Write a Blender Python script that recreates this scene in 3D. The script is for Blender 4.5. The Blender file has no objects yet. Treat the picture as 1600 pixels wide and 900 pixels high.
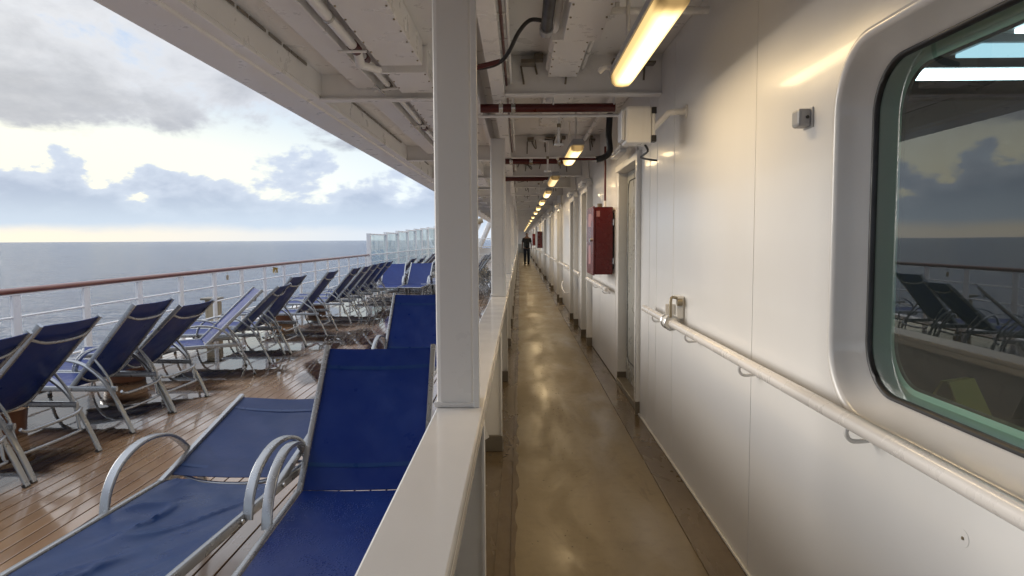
import bpy, bmesh, math, random
from math import sin, cos, pi, radians as R
from mathutils import Vector, Matrix, noise
random.seed(7)
S = bpy.context.scene
C = S.collection
H = 1.45                    # eye height above the walkway
W = 0.987                   # cabin wall plane

# ------------------------------------------------------------------ camera
cam_d = bpy.data.cameras.new('camera'); cam = bpy.data.objects.new('camera', cam_d); C.objects.link(cam)
cam_d.sensor_width = 36; cam_d.lens = 24.0; cam_d.clip_start = 0.05; cam_d.clip_end = 60000
cam.matrix_world = Matrix.Translation((0, 0, H)) @ Matrix.Rotation(R(0.644), 4, 'Z') @ Matrix.Rotation(R(90 - 4.07), 4, 'X') @ Matrix.Rotation(R(-0.3), 4, 'Z')
S.camera = cam

# ------------------------------------------------------------------ exposure
S.view_settings.view_transform = 'Standard'; S.view_settings.look = 'None'
S.view_settings.exposure = 0.90; S.view_settings.gamma = 1.0
try: S.view_settings.use_curve_mapping = False
except Exception: pass

# ------------------------------------------------------------------ node helper
def lin(r, g, b):
    f = lambda c: c/12.92 if c <= 0.04045 else ((c+0.055)/1.055)**2.4
    return (f(r/255), f(g/255), f(b/255), 1)
class N:
    def __init__(s, tree): s.t = tree; s.n = tree.nodes; s.l = tree.links
    def put(s, v, sock):
        if v is None: return
        if isinstance(v, bpy.types.NodeSocket): s.l.new(v, sock)
        else: sock.default_value = v
    def new(s, typ, **kw):
        n = s.n.new(typ)
        for k, v in kw.items(): setattr(n, k, v)
        return n
    def math(s, op, a, b=None, c=None, clamp=False):
        n = s.new('ShaderNodeMath', operation=op); n.use_clamp = clamp
        s.put(a, n.inputs[0]); s.put(b, n.inputs[1]); s.put(c, n.inputs[2]); return n.outputs[0]
    def noise(s, vec, scale, detail=4, rough=0.5, dist=0.0, lac=2.0):
        n = s.new('ShaderNodeTexNoise'); s.put(vec, n.inputs['Vector'])
        n.inputs['Scale'].default_value = scale; n.inputs['Detail'].default_value = detail
        n.inputs['Roughness'].default_value = rough; n.inputs['Distortion'].default_value = dist
        return n.outputs['Fac']
    def step(s, v, lo, hi, a=0.0, b=1.0):
        n = s.new('ShaderNodeMapRange', interpolation_type='SMOOTHSTEP'); s.put(v, n.inputs[0])
        s.put(lo, n.inputs[1]); s.put(hi, n.inputs[2]); s.put(a, n.inputs[3]); s.put(b, n.inputs[4]); return n.outputs[0]
    def mix(s, f, a, b, mode='MIX'):
        n = s.new('ShaderNodeMix', data_type='RGBA', blend_type=mode)
        s.put(f, n.inputs[0]); s.put(a, n.inputs[6]); s.put(b, n.inputs[7]); return n.outputs[2]
    def map(s, vec, scale=(1,1,1), loc=(0,0,0)):
        n = s.new('ShaderNodeMapping'); s.put(vec, n.inputs[0]); n.inputs[1].default_value = loc; n.inputs[3].default_value = scale
        return n.outputs[0]
    def bump(s, h, strength=0.3, dist=0.01, nrm=None):
        n = s.new('ShaderNodeBump'); s.put(h, n.inputs['Height']); n.inputs['Strength'].default_value = strength
        n.inputs['Distance'].default_value = dist; s.put(nrm, n.inputs['Normal']); return n.outputs[0]

# ------------------------------------------------------------------ sky
SUN_EL, SUN_AZ = R(13), R(-66)                 # azimuth from +Y towards +X
wd = bpy.data.worlds.new('World'); S.world = wd; wd.use_nodes = True
w = N(wd.node_tree); w.n.clear()
tc = w.new('ShaderNodeTexCoord').outputs['Generated']
sep = w.new('ShaderNodeSeparateXYZ'); w.put(tc, sep.inputs[0]); vz = sep.outputs[2]
nis = w.new('ShaderNodeTexSky', sky_type='NISHITA'); nis.sun_disc = False
nis.sun_elevation = SUN_EL; nis.sun_rotation = SUN_AZ; nis.air_density = 1.0; nis.dust_density = 1.5
nsk = w.mix(1.0, nis.outputs[0], (0.05, 0.05, 0.05, 1), 'MULTIPLY')
sd = (cos(SUN_EL)*sin(SUN_AZ), cos(SUN_EL)*cos(SUN_AZ), sin(SUN_EL))
dt = w.new('ShaderNodeVectorMath', operation='DOT_PRODUCT'); w.put(tc, dt.inputs[0]); dt.inputs[1].default_value = sd
sunp = dt.outputs['Value']
glow = w.step(sunp, 0.45, 0.95)
# three cloud noises in direction space, flattened towards the horizon
big = w.noise(w.map(tc, (3.6, 3.6, 7.0), (5.3, 1.2, 0.4)), 1.0, 7, 0.55, 0.35)
big2 = w.noise(w.map(tc, (9, 9, 19), (2.1, 7.7, 3.0)), 1.0, 8, 0.62, 0.3)
puff = w.noise(w.map(tc, (9, 9, 17), (1.7, 3.1, 0.2)), 1.0, 9, 0.53, 0.15)
fine = w.noise(w.map(tc, (24, 24, 60), (0.3, 0.9, 4.2)), 1.0, 6, 0.6)
clear = w.mix(w.step(vz, 0.02, 0.32), lin(206, 216, 222), lin(140, 168, 204))
clear = w.mix(w.math('MULTIPLY', glow, w.step(vz, 0.24, 0.06), clamp=True), clear, (0.86, 0.81, 0.58, 1))
clear = w.mix(0.12, clear, nsk, 'ADD')
# high grey deck, thick above about nine degrees
thr = w.step(vz, 0.075, 0.21, 0.66, 0.385)
hi_d = w.math('ADD', w.math('MULTIPLY', big, 0.68), w.math('MULTIPLY', big2, 0.32))
hi_m = w.step(w.math('SUBTRACT', hi_d, thr), -0.015, 0.07)
hi_c = w.mix(w.step(hi_d, 0.40, 0.62), lin(190, 196, 208), lin(143, 151, 167))
hi_c = w.mix(w.math('MULTIPLY', w.step(fine, 0.35, 0.75), 0.22), hi_c, lin(200, 203, 210))
hi_c = w.mix(w.math('MULTIPLY', glow, 0.22), hi_c, lin(236, 226, 200))
hi_c = w.mix(w.step(vz, 0.35, 0.9), hi_c, lin(205, 208, 216))
c1 = w.mix(hi_m, clear, hi_c)
# cumulus bank low over the sea
thr2 = w.step(vz, 0.03, 0.165, 0.36, 0.66)
lo_d = w.math('ADD', w.math('MULTIPLY', puff, 0.87), w.math('MULTIPLY', fine, 0.13))
lo_m = w.step(w.math('SUBTRACT', lo_d, thr2), -0.012, 0.045)
lo_c = w.mix(w.step(w.math('SUBTRACT', lo_d, thr2), 0.01, 0.2), lin(182, 192, 208), lin(150, 163, 185))
lo_c = w.mix(w.step(vz, 0.075, 0.015), lo_c, lin(178, 192, 208))
c2 = w.mix(w.math('MULTIPLY', lo_m, 0.93), c1, lo_c)
# pale band at the horizon, warm towards the sun
hz = w.mix(w.step(sunp, 0.50, 0.92), lin(192, 202, 214), lin(230, 219, 198))
c3 = w.mix(w.step(w.math('ADD', vz, w.math('MULTIPLY', w.math('SUBTRACT', big2, 0.5), 0.02)), 0.026, 0.008), c2, hz)
c4 = w.mix(w.step(vz, 0.0, -0.02), c3, lin(120, 132, 150))
bg = w.new('ShaderNodeBackground'); w.put(c4, bg.inputs[0]); w.put(w.step(vz, 0.2, 0.95, 0.76, 1.40), bg.inputs[1])
wo = w.new('ShaderNodeOutputWorld'); w.l.new(bg.outputs[0], wo.inputs[0])
SKY_BG = bg

# ------------------------------------------------------------------ sun (behind thin cloud)
sl = bpy.data.lights.new('sun', 'SUN'); sl.energy = 1.25; sl.angle = R(32); sl.color = (1.0, 0.95, 0.90)
so = bpy.data.objects.new('sun', sl); C.objects.link(so)
so.rotation_euler = Vector(sd).to_track_quat('Z', 'Y').to_euler()

# ------------------------------------------------------------------ materials
def mat(name):
    m = bpy.data.materials.new(name); m.use_nodes = True
    n = N(m.node_tree); b = n.n['Principled BSDF']
    geo = n.new('ShaderNodeNewGeometry'); return m, n, b, geo.outputs['Position']
def paint(name, col, rough=0.3, wave=0.0, peel=0.02, dirt=0.0, dcol=(0.12, 0.07, 0.035, 1), spec=0.5, metal=0.0, coat=0.0):
    m, n, b, P = mat(name)
    base = col if isinstance(col, tuple) else col
    c = base
    v = n.noise(P, 1.7, 5, 0.6)
    c = n.mix(n.math('MULTIPLY', n.step(v, 0.3, 0.75), 0.10), base, (base[0]*0.72, base[1]*0.72, base[2]*0.70, 1))
    if dirt > 0:
        st = n.noise(n.map(P, (9, 9, 0.7)), 1.0, 6, 0.65)
        sp = n.noise(P, 38, 4, 0.6)
        f = n.math('MULTIPLY', n.math('MULTIPLY', n.step(st, 0.52, 0.8), n.step(sp, 0.35, 0.75)), dirt)
        c = n.mix(f, c, dcol)
        f2 = n.math('MULTIPLY', n.step(n.noise(P, 95, 3, 0.6), 0.70, 0.76), min(1, dirt*1.2))
        c = n.mix(f2, c, dcol)
    n.put(c, b.inputs['Base Color'])
    n.put(n.step(n.noise(P, 5, 5, 0.65), 0.25, 0.8, rough*(0.92 if name == 'cream_wall_paint' else 0.75), rough*(1.1 if name == 'cream_wall_paint' else 1.35)), b.inputs['Roughness'])
    b.inputs['Specular IOR Level'].default_value = spec; b.inputs['Metallic'].default_value = metal
    b.inputs['Coat Weight'].default_value = coat; b.inputs['Coat Roughness'].default_value = 0.06
    if name == 'white_ship_paint':
        ru = n.noise(n.map(P, (16, 16, 1.1), (1, 5, 2)), 1.0, 6, 0.7)
        zz = n.new('ShaderNodeSeparateXYZ'); n.put(P, zz.inputs[0])
        low = n.step(zz.outputs[2], 0.45, 0.05, 0.15, 1.0)
        c = n.mix(n.math('MULTIPLY', n.step(ru, 0.58, 0.75, 0, 0.35), low), c, (0.30, 0.16, 0.07, 1)); n.put(c, b.inputs['Base Color'])
    nr = None
    if wave > 0: nr = n.bump(n.noise(n.map(P, (1.6, 1.6, 0.55)), 1.6, 2, 0.4), wave, 0.05)
    if name == 'cream_wall_paint': nr = n.bump(n.noise(n.map(P, (9, 9, 0.5)), 1.0, 1, 0.4), 0.03, 0.012, nr)
    nr = n.bump(n.noise(P, 130, 2, 0.5), peel, 0.004, nr)
    n.put(nr, b.inputs['Normal'])
    return m
M = {}
M['wall'] = paint('cream_wall_paint', (0.745, 0.735, 0.715, 1), 0.30, 0.10, 0.0, 0.0, coat=0.15)
M['white'] = paint('white_ship_paint', (0.78, 0.76, 0.72, 1), 0.32, 0.04, 0.03, 0.04)
M['cap'] = paint('glossy_white_cap_paint', (0.79, 0.765, 0.73, 1), 0.20, 0.03, 0.03, 0.02, coat=0.3)
M['ceil'] = paint('white_deckhead_paint', (0.81, 0.80, 0.78, 1), 0.32, 0.10, 0.03, 0.05)
M['rail_white'] = paint('white_railing_paint', (0.80, 0.80, 0.79, 1), 0.3, 0, 0.03, 0.15)
M['grey'] = paint('warm_grey_foot_paint', (0.16, 0.135, 0.10, 1), 0.35, 0, 0.05, 0.3)
M['door'] = paint('grey_door_paint', (0.36, 0.36, 0.33, 1), 0.3, 0.1, 0.05, 0.1)
M['dark'] = paint('dark_rubber', (0.015, 0.014, 0.014, 1), 0.4, 0, 0.02)
M['red'] = paint('red_enamel', (0.11, 0.006, 0.005, 1), 0.28, 0.05, 0.03, 0.1, (0.3,0.25,0.25,1))
M['redpipe'] = paint('red_pipe_paint', (0.085, 0.009, 0.007, 1), 0.35, 0, 0.03, 0.4)
M['alu'] = paint('silver_powder_coat', (0.36, 0.375, 0.39, 1), 0.27, 0, 0.01, 0.0, metal=0.65)
M['steel'] = paint('brushed_steel', (0.55, 0.54, 0.52, 1), 0.25, 0, 0.02, 0.2, metal=1.0)
M['wornsteel'] = paint('worn_brass_steel', (0.30, 0.25, 0.17, 1), 0.35, 0, 0.1, 0.8, metal=0.6)
M['housing'] = paint('grey_lamp_housing', (0.36, 0.36, 0.37, 1), 0.4, 0, 0.03, 0.15)
M['brown'] = paint('brown_painted_wood', (0.13, 0.050, 0.022, 1), 0.35, 0, 0.2, 0.3)
M['caulk'] = paint('black_deck_caulking', (0.010, 0.008, 0.007, 1), 0.9, spec=0.05)
M['beige'] = paint('weathered_beige_metal', (0.33, 0.27, 0.18, 1), 0.5, 0, 0.3, 0.9)
M['yellow'] = paint('yellow_plastic', (0.26, 0.20, 0.02, 1), 0.4, 0, 0.02)
M['ochre'] = paint('ochre_foam', (0.42, 0.28, 0.05, 1), 0.9, 0, 0.6, 0.6)
M['green_frame'] = paint('pale_green_window_frame', (0.52, 0.585, 0.53, 1), 0.4, 0, 0.04, 0.1)
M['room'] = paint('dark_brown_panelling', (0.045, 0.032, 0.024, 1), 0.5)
M['roomfloor'] = paint('dark_carpet', (0.04, 0.03, 0.02, 1), 0.9)
M['shirt'] = paint('black_cotton', (0.010, 0.010, 0.012, 1), 0.9)
M['jeans'] = paint('dark_navy_denim', (0.010, 0.014, 0.028, 1), 0.9)
M['skin'] = paint('skin', (0.12, 0.06, 0.038, 1), 0.5)
M['hair'] = paint('black_hair', (0.006, 0.005, 0.005, 1), 0.6)
M['clearpl'] = paint('pale_plastic', (0.60, 0.60, 0.60, 1), 0.3)

# varnished rail
m, n, b, P = mat('varnished_wood_rail')
g = n.noise(n.map(P, (30, 1.5, 30)), 1.0, 5, 0.6, 0.6)
n.put(n.mix(g, (0.10, 0.022, 0.010, 1), (0.22, 0.060, 0.026, 1)), b.inputs['Base Color'])
b.inputs['Roughness'].default_value = 0.28; b.inputs['Coat Weight'].default_value = 0.6; b.inputs['Coat Roughness'].default_value = 0.12
M['varnish'] = m

# teak, wet
def teak():
    m, n, b, P = mat('wet_teak_planking')
    oi = n.new('ShaderNodeObjectInfo').outputs['Random']
    off = n.new('ShaderNodeCombineXYZ'); n.put(n.math('MULTIPLY', oi, 37.0), off.inputs[0]); n.put(n.math('MULTIPLY', oi, 91.0), off.inputs[1])
    ad = n.new('ShaderNodeVectorMath', operation='ADD'); n.put(P, ad.inputs[0]); n.put(off.outputs[0], ad.inputs[1])
    gr = n.noise(n.map(ad.outputs[0], (55, 2.2, 10)), 1.0, 6, 0.65, 0.8)
    c = n.mix(gr, (0.32, 0.182, 0.086, 1), (0.43, 0.260, 0.135, 1))
    c = n.mix(n.math('MULTIPLY', oi, 0.35), c, (0.20, 0.115, 0.06, 1))
    big = n.noise(n.map(P, (1, 0.7, 1)), 1.1, 5, 0.55)
    c = n.mix(n.step(big, 0.35, 0.65, 0.0, 0.35), c, (0.46, 0.30, 0.17, 1))
    n.put(c, b.inputs['Base Color'])
    wetm = n.noise(n.map(P, (1.0, 0.55, 1), (3, 9, 0)), 0.9, 5, 0.55, 0.4)
    n.put(n.math('ADD', n.step(wetm, 0.36, 0.62, 0.34, 0.12), n.math('MULTIPLY', gr, 0.05)), b.inputs['Roughness'])
    b.inputs['IOR'].default_value = 1.5
    b.inputs['Coat Weight'].default_value = 1.0; b.inputs['Coat IOR'].default_value = 1.72
    n.put(n.step(wetm, 0.38, 0.6, 0.16, 0.05), b.inputs['Coat Roughness'])
    n1 = n.bump(n.noise(n.map(P, (2.2, 1.1, 1)), 2.4, 3, 0.5, 0.3), 0.012, 0.03)
    n2 = n.bump(gr, 0.03, 0.001, n1)
    n.put(n2, b.inputs['Normal'])
    cn = n.bump(n.noise(n.map(P, (2.2, 1.1, 1)), 2.4, 3, 0.5, 0.3), 0.012, 0.03); n.put(cn, b.inputs['Coat Normal'])
    return m
M['teak'] = teak()

# standing water
m, n, b, P = mat('standing_water')
n.n.remove(b)
tr = n.new('ShaderNodeBsdfTransparent'); tr.inputs[0].default_value = (0.99, 0.985, 0.98, 1)
gl = n.new('ShaderNodeBsdfGlossy'); gl.inputs['Roughness'].default_value = 0.012
bp = n.bump(n.noise(n.map(P, (1, 0.8, 1)), 3.0, 3, 0.5, 0.5), 0.03, 0.03)
n.put(bp, gl.inputs['Normal'])
fr = n.new('ShaderNodeFresnel'); fr.inputs[0].default_value = 2.1; n.put(bp, fr.inputs['Normal'])
at = n.new('ShaderNodeAttribute'); at.attribute_name = 'depth'; frd = n.math('MULTIPLY', fr.outputs[0], n.step(at.outputs['Fac'], 0.0, 1.0))
mx = n.new('ShaderNodeMixShader'); n.put(frd, mx.inputs[0]); n.l.new(tr.outputs[0], mx.inputs[1]); n.l.new(gl.outputs[0], mx.inputs[2])
n.l.new(mx.outputs[0], n.n['Material Output'].inputs[0]); M['water_film'] = m

# walkway floor paint, wet
def floor_mat(name, ca, cb, cc, r0, r1):
    m, n, b, P = mat(name)
    a = n.noise(n.map(P, (1.4, 0.6, 1)), 1.5, 6, 0.6, 0.6)
    f = n.noise(P, 14, 6, 0.65)
    c = n.mix(n.step(a, 0.3, 0.7), ca, cb)
    c = n.mix(n.step(f, 0.45, 0.8, 0, 0.45), c, cc)
    stain = n.noise(n.map(P, (2.5, 0.8, 1), (4, 2, 0)), 2.0, 7, 0.7, 0.8)
    c = n.mix(n.step(stain, 0.56, 0.70, 0, 0.6), c, cc)
    sp = n.step(n.noise(P, 60, 3, 0.6), 0.70, 0.78, 0, 0.5)
    c = n.mix(sp, c, (0.06, 0.035, 0.015, 1))
    n.put(c, b.inputs['Base Color'])
    wt = n.noise(n.map(P, (1.6, 0.5, 1)), 1.8, 5, 0.6, 0.5)
    n.put(n.step(wt, 0.35, 0.65, r0, r1), b.inputs['Roughness'])
    b.inputs['Coat Weight'].default_value = 0.22
    n.put(n.step(wt, 0.42, 0.60, 0.05, 0.16), b.inputs['Coat Weight'])
    n.put(n.step(wt, 0.35, 0.65, 0.35, 0.12), b.inputs['Coat Roughness'])
    nb = n.bump(f, 0.05, 0.004, n.bump(n.noise(n.map(P, (1.5, 0.5, 1)), 4.0, 4, 0.6), 0.10, 0.02))
    n.put(nb, b.inputs['Normal']); n.put(nb, b.inputs['Coat Normal'])
    return m
M['floor'] = floor_mat('wet_tan_deck_paint', (0.170, 0.122, 0.056, 1), (0.220, 0.164, 0.084, 1), (0.110, 0.066, 0.026, 1), 0.5, 0.30)
M['gutter'] = floor_mat('wet_brown_gutter_paint', (0.120, 0.083, 0.042, 1), (0.170, 0.122, 0.066, 1), (0.085, 0.050, 0.022, 1), 0.30, 0.10)

# sling fabric
def fabric(name, col, drops=0.0, tr_amt=0.10, rough=0.38):
    m, n, b, P = mat(name)
    oc = n.new('ShaderNodeTexCoord').outputs['Object']
    wv = n.new('ShaderNodeTexWave', wave_type='BANDS', bands_direction='X'); n.put(oc, wv.inputs[0]); wv.inputs['Scale'].default_value = 130
    wv2 = n.new('ShaderNodeTexWave', wave_type='BANDS', bands_direction='Y'); n.put(oc, wv2.inputs[0]); wv2.inputs['Scale'].default_value = 130
    d = n.noise(oc, 3.0, 5, 0.6)
    oi = n.new('ShaderNodeObjectInfo').outputs['Random']
    c = n.mix(n.step(d, 0.3, 0.75), col, (col[0]*1.9+0.004, col[1]*1.6+0.004, col[2]*1.25, 1))
    c = n.mix(n.math('MULTIPLY', oi, 0.3), c, (col[0]*2.5, col[1]*2.0, col[2]*1.2, 1))
    n.put(c, b.inputs['Base Color'])
    n.put(n.step(n.noise(oc, 6, 5, 0.6), 0.3, 0.75, rough*0.7, rough*1.25), b.inputs['Roughness'])
    b.inputs['Specular IOR Level'].default_value = 0.22
    nb = n.bump(n.math('ADD', wv.outputs['Fac'], wv2.outputs['Fac']), 0.10, 0.001)
    nb = n.bump(d, 0.25, 0.02, nb)
    if drops:
        vo = n.new('ShaderNodeTexVoronoi'); n.put(oc, vo.inputs['Vector']); vo.inputs['Scale'].default_value = 95
        dm = n.math('MULTIPLY', n.step(vo.outputs['Distance'], 0.45, 0.0), n.step(n.noise(oc, 4, 4, 0.6), 0.42, 0.6))
        nb = n.bump(dm, drops, 0.004, nb)
        n.put(n.step(dm, 0, 0.4, rough, 0.06), b.inputs['Roughness'])
    n.put(nb, b.inputs['Normal'])
    t = n.new('ShaderNodeBsdfTransparent'); t.inputs[0].default_value = (0.35, 0.45, 0.9, 1)
    mx = n.new('ShaderNodeMixShader'); mx.inputs[0].default_value = tr_amt
    n.l.new(b.outputs[0], mx.inputs[1]); n.l.new(t.outputs[0], mx.inputs[2]); n.l.new(mx.outputs[0], n.n['Material Output'].inputs[0])
    return m
BL = (0.004, 0.019, 0.140, 1)
M['sling'] = fabric('blue_sling_fabric', BL)
M['sling_wet'] = fabric('wet_blue_sling_fabric', BL, 0.7, 0.04, 0.3)
M['sling_mid'] = fabric('creased_blue_sling_fabric', (0.005, 0.026, 0.125, 1), 0, 0.06, 0.36)
M['sling_sheen'] = fabric('sheen_tinted_blue_sling_fabric', (0.016, 0.038, 0.135, 1), 0, 0.24, 0.42)  # grazing sheen and deck brightness behind the weave mixed into the greyer base colour

# glass
def glass(name, tint, ior, rough=0.0, fog=0.0):
    m, n, b, P = mat(name); n.n.remove(b)
    tr = n.new('ShaderNodeBsdfTransparent'); tr.inputs[0].default_value = tint
    gl = n.new('ShaderNodeBsdfGlossy'); gl.inputs['Roughness'].default_value = rough
    bp = n.bump(n.noise(P, 1.5, 1, 0.4), 0.010, 0.05); n.put(bp, gl.inputs['Normal'])
    fr = n.new('ShaderNodeFresnel'); fr.inputs[0].default_value = ior
    mx = n.new('ShaderNodeMixShader'); n.put(n.math('MULTIPLY', fr.outputs[0], n.math('SUBTRACT', 1.0, n.n['Geometry'].outputs['Backfacing'])), mx.inputs[0]); n.l.new(tr.outputs[0], mx.inputs[1]); n.l.new(gl.outputs[0], mx.inputs[2])
    out = mx.outputs[0]
    if fog > 0:
        df = n.new('ShaderNodeBsdfTranslucent' if fog > 0.1 else 'ShaderNodeBsdfDiffuse'); df.inputs[0].default_value = (0.75, 0.88, 0.86, 1)
        m2 = n.new('ShaderNodeMixShader')
        fz = n.step(n.noise(P, 2.0, 5, 0.6), 0.3, 0.7, fog*0.7, fog*1.2)
        if fog < 0.05: fz = n.math('ADD', fz, n.math('MULTIPLY', n.step(n.noise(P, 75, 3, 0.6), 0.66, 0.74, 0, 0.10), n.step(n.noise(n.map(P, (3, 3, 1.2)), 2, 4, 0.6), 0.45, 0.65)))
        n.put(fz, m2.inputs[0]); n.l.new(out, m2.inputs[1]); n.l.new(df.outputs[0], m2.inputs[2]); out = m2.outputs[0]
    n.l.new(out, n.n['Material Output'].inputs[0]); return m
M['glass'] = glass('dark_green_window_glass', (0.78, 0.89, 0.85, 1), 2.15, 0.0, 0.006)
M['screen_glass'] = glass('pale_green_screen_glass', (0.90, 0.96, 0.96, 1), 1.35, 0.02, 0.10)
def emit(name, col, st, edge=None):
    m, n, b, P = mat(name); n.n.remove(b)
    e = n.new('ShaderNodeEmission'); e.inputs[0].default_value = col; e.inputs[1].default_value = st
    if edge:
        oc = n.new('ShaderNodeTexCoord').outputs['Object']; sp = n.new('ShaderNodeSeparateXYZ'); n.put(oc, sp.inputs[0])
        ay = n.math('ABSOLUTE', sp.outputs[1]); ax = n.math('ABSOLUTE', sp.outputs[0])
        f = n.math('MULTIPLY', n.step(ay, edge, edge*0.72, 0.12, 1), n.step(ax, 0.062, 0.018, 0.30, 1))
        n.put(n.math('MULTIPLY', f, st), e.inputs[1])
        n.put(n.mix(f, (1.0, 0.62, 0.24, 1), col), e.inputs[0])
    n.l.new(e.outputs[0], n.n['Material Output'].inputs[0]); return m
M['lamp'] = emit('warm_lit_diffuser', (1.0, 0.79, 0.36, 1), 1.9, 0.66)
M['lamp_dim'] = emit('dimmer_warm_lit_diffuser', (1.0, 0.72, 0.36, 1), 0.9, 0.66)
M['cool'] = emit('cool_lit_strip', (0.72, 0.86, 1.0, 1), 4.0)
M['cool2'] = emit('cool_lit_panel', (0.55, 0.75, 0.95, 1), 0.75)

# sea
m, n, b, P = mat('sea_water')
b.inputs['Roughness'].default_value = 0.15; b.inputs['IOR'].default_value = 1.33
a1 = n.noise(n.map(P, (0.045, 0.11, 1)), 1.0, 6, 0.62, 0.4)
a2 = n.noise(n.map(P, (0.30, 0.62, 1)), 1.0, 5, 0.6, 0.3)
a3 = n.noise(n.map(P, (0.009, 0.02, 1)), 1.0, 4, 0.55, 0.3)
nb = n.bump(a3, 0.4, 5.0); nb = n.bump(a1, 1.0, 5.5, nb); nb = n.bump(a2, 1.0, 2.0, nb)
n.put(nb, b.inputs['Normal'])
n.put(n.mix(n.step(a1, 0.35, 0.7), (0.008, 0.032, 0.095, 1), (0.050, 0.090, 0.165, 1)), b.inputs['Base Color'])
M['sea'] = m

# ------------------------------------------------------------------ mesh helpers
class MB:
    def __init__(s): s.v = []; s.f = []; s.round = True
    def add(s, vs, fs):
        o = len(s.v); s.v += [tuple(v) for v in vs]; s.f += [tuple(i+o for i in f) for f in fs]; return s
    def box(s, x0, x1, y0, y1, z0, z1, bv=0.0):
        if not s.v: s.round = False
        if bv <= 0:
            v = [(x, y, z) for x in (x0, x1) for y in (y0, y1) for z in (z0, z1)]
            return s.add(v, [(0,1,3,2), (4,6,7,5), (0,4,5,1), (2,3,7,6), (0,2,6,4), (1,5,7,3)])
        bm = bmesh.new(); bmesh.ops.create_cube(bm, size=1)
        for q in bm.verts: q.co = Vector(((x0+x1)/2+q.co.x*(x1-x0), (y0+y1)/2+q.co.y*(y1-y0), (z0+z1)/2+q.co.z*(z1-z0)))
        bmesh.ops.bevel(bm, geom=bm.edges[:], offset=bv, segments=2, affect='EDGES', profile=0.5)
        return s.bm(bm)
    def bm(s, bm):
        bm.verts.index_update()
        s.add([q.co[:] for q in bm.verts], [tuple(q.index for q in f.verts) for f in bm.faces]); bm.free(); return s
    def tube(s, pts, r, seg=8, smooth=0, side=None, flat=None, cap=True):
        """round tube, or a flat bar when flat=(half_width_along_side, half_thickness)"""
        p = [Vector(q) for q in pts]; s.round = True
        if smooth:
            o = []
            for i in range(len(p)-1):
                a, b_, c, d = p[max(i-1, 0)], p[i], p[i+1], p[min(i+2, len(p)-1)]
                for k in range(smooth):
                    t = k/smooth
                    o.append(0.5*((2*b_)+(-a+c)*t+(2*a-5*b_+4*c-d)*t*t+(-a+3*b_-3*c+d)*t**3))
            o.append(p[-1]); p = o
        rr = r if isinstance(r, (list, tuple)) else None
        vs = []; L = len(p); up = None
        for i in range(L):
            t = (p[min(i+1, L-1)]-p[max(i-1, 0)])
            t = t.normalized() if t.length > 1e-9 else Vector((0,0,1))
            if side is not None: a = Vector(side); b2 = t.cross(a).normalized()
            else:
                if up is None:
                    up = Vector((0,0,1)) if abs(t.z) < 0.9 else Vector((1,0,0))
                a = t.cross(up).normalized(); b2 = a.cross(t).normalized(); up = b2
            ri = r if rr is None else rr[min(i*len(rr)//L, len(rr)-1)]
            for k in range(seg):
                an = 2*pi*(k+0.5)/seg
                if flat:
                    cx, cy = cos(an), sin(an)
                    cx = math.copysign(abs(cx)**0.32, cx); cy = math.copysign(abs(cy)**0.32, cy)
                    vs.append(p[i]+a*cx*flat[0]+b2*cy*flat[1])
                else: vs.append(p[i]+a*cos(an)*ri+b2*sin(an)*ri)
        fs = []
        for i in range(L-1):
            for k in range(seg):
                k2 = (k+1) % seg
                fs.append((i*seg+k, i*seg+k2, (i+1)*seg+k2, (i+1)*seg+k))
        if cap: fs += [tuple(range(seg-1, -1, -1)), tuple((L-1)*seg+k for k in range(seg))]
        return s.add(vs, fs)
    def mesh(s, name, m, smooth=True):
        me = bpy.data.meshes.new(name); me.from_pydata(s.v, [], s.f)
        bm = bmesh.new(); bm.from_mesh(me); bmesh.ops.recalc_face_normals(bm, faces=bm.faces[:]); bm.to_mesh(me); bm.free()
        me.materials.append(m)
        if smooth and s.round:
            me.shade_smooth(); me.set_sharp_from_angle(angle=R(50))
        return me
def ob(name, me, parent=None, loc=(0,0,0), rot=(0,0,0), m=None, **props):
    if isinstance(me, MB): me = me.mesh(name, m)
    o = bpy.data.objects.new(name, me); C.objects.link(o)
    if parent is not None: o.parent = parent
    o.location = loc; o.rotation_euler = rot
    for k, v in props.items(): o[k] = v
    return o
def thing(name, label, cat, loc=(0,0,0), rz=0, group=None):
    o = ob(name, None, None, loc, (0,0,rz), label=label, category=cat)
    if group: o['group'] = group
    return o
def struct(name, me, m=None): return ob(name, me, m=m, kind='structure')
def bx(*a, **k): return MB().box(*a, **k)

# ================================================================== THE SHIP
# ---------------------------------------------------------------- sea
mb = MB(); ring = [0, 40, 120, 400, 1500, 6000, 20000, 50000]
mb.add([(x*1.0, y*1.0, -19.5) for x in (-50000, -3000, -6, 50000) for y in (-50000, -500, 500, 50000)],
       [(i*4+j, (i+1)*4+j, (i+1)*4+j+1, i*4+j+1) for i in range(3) for j in range(3)])
sea = struct('sea', mb.mesh('sea', M['sea'], False))
# hull side so the ship stands on something
struct('hull_side', bx(-5.05, -4.95, -12, 76, -19.6, -0.10), M['white'])

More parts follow.
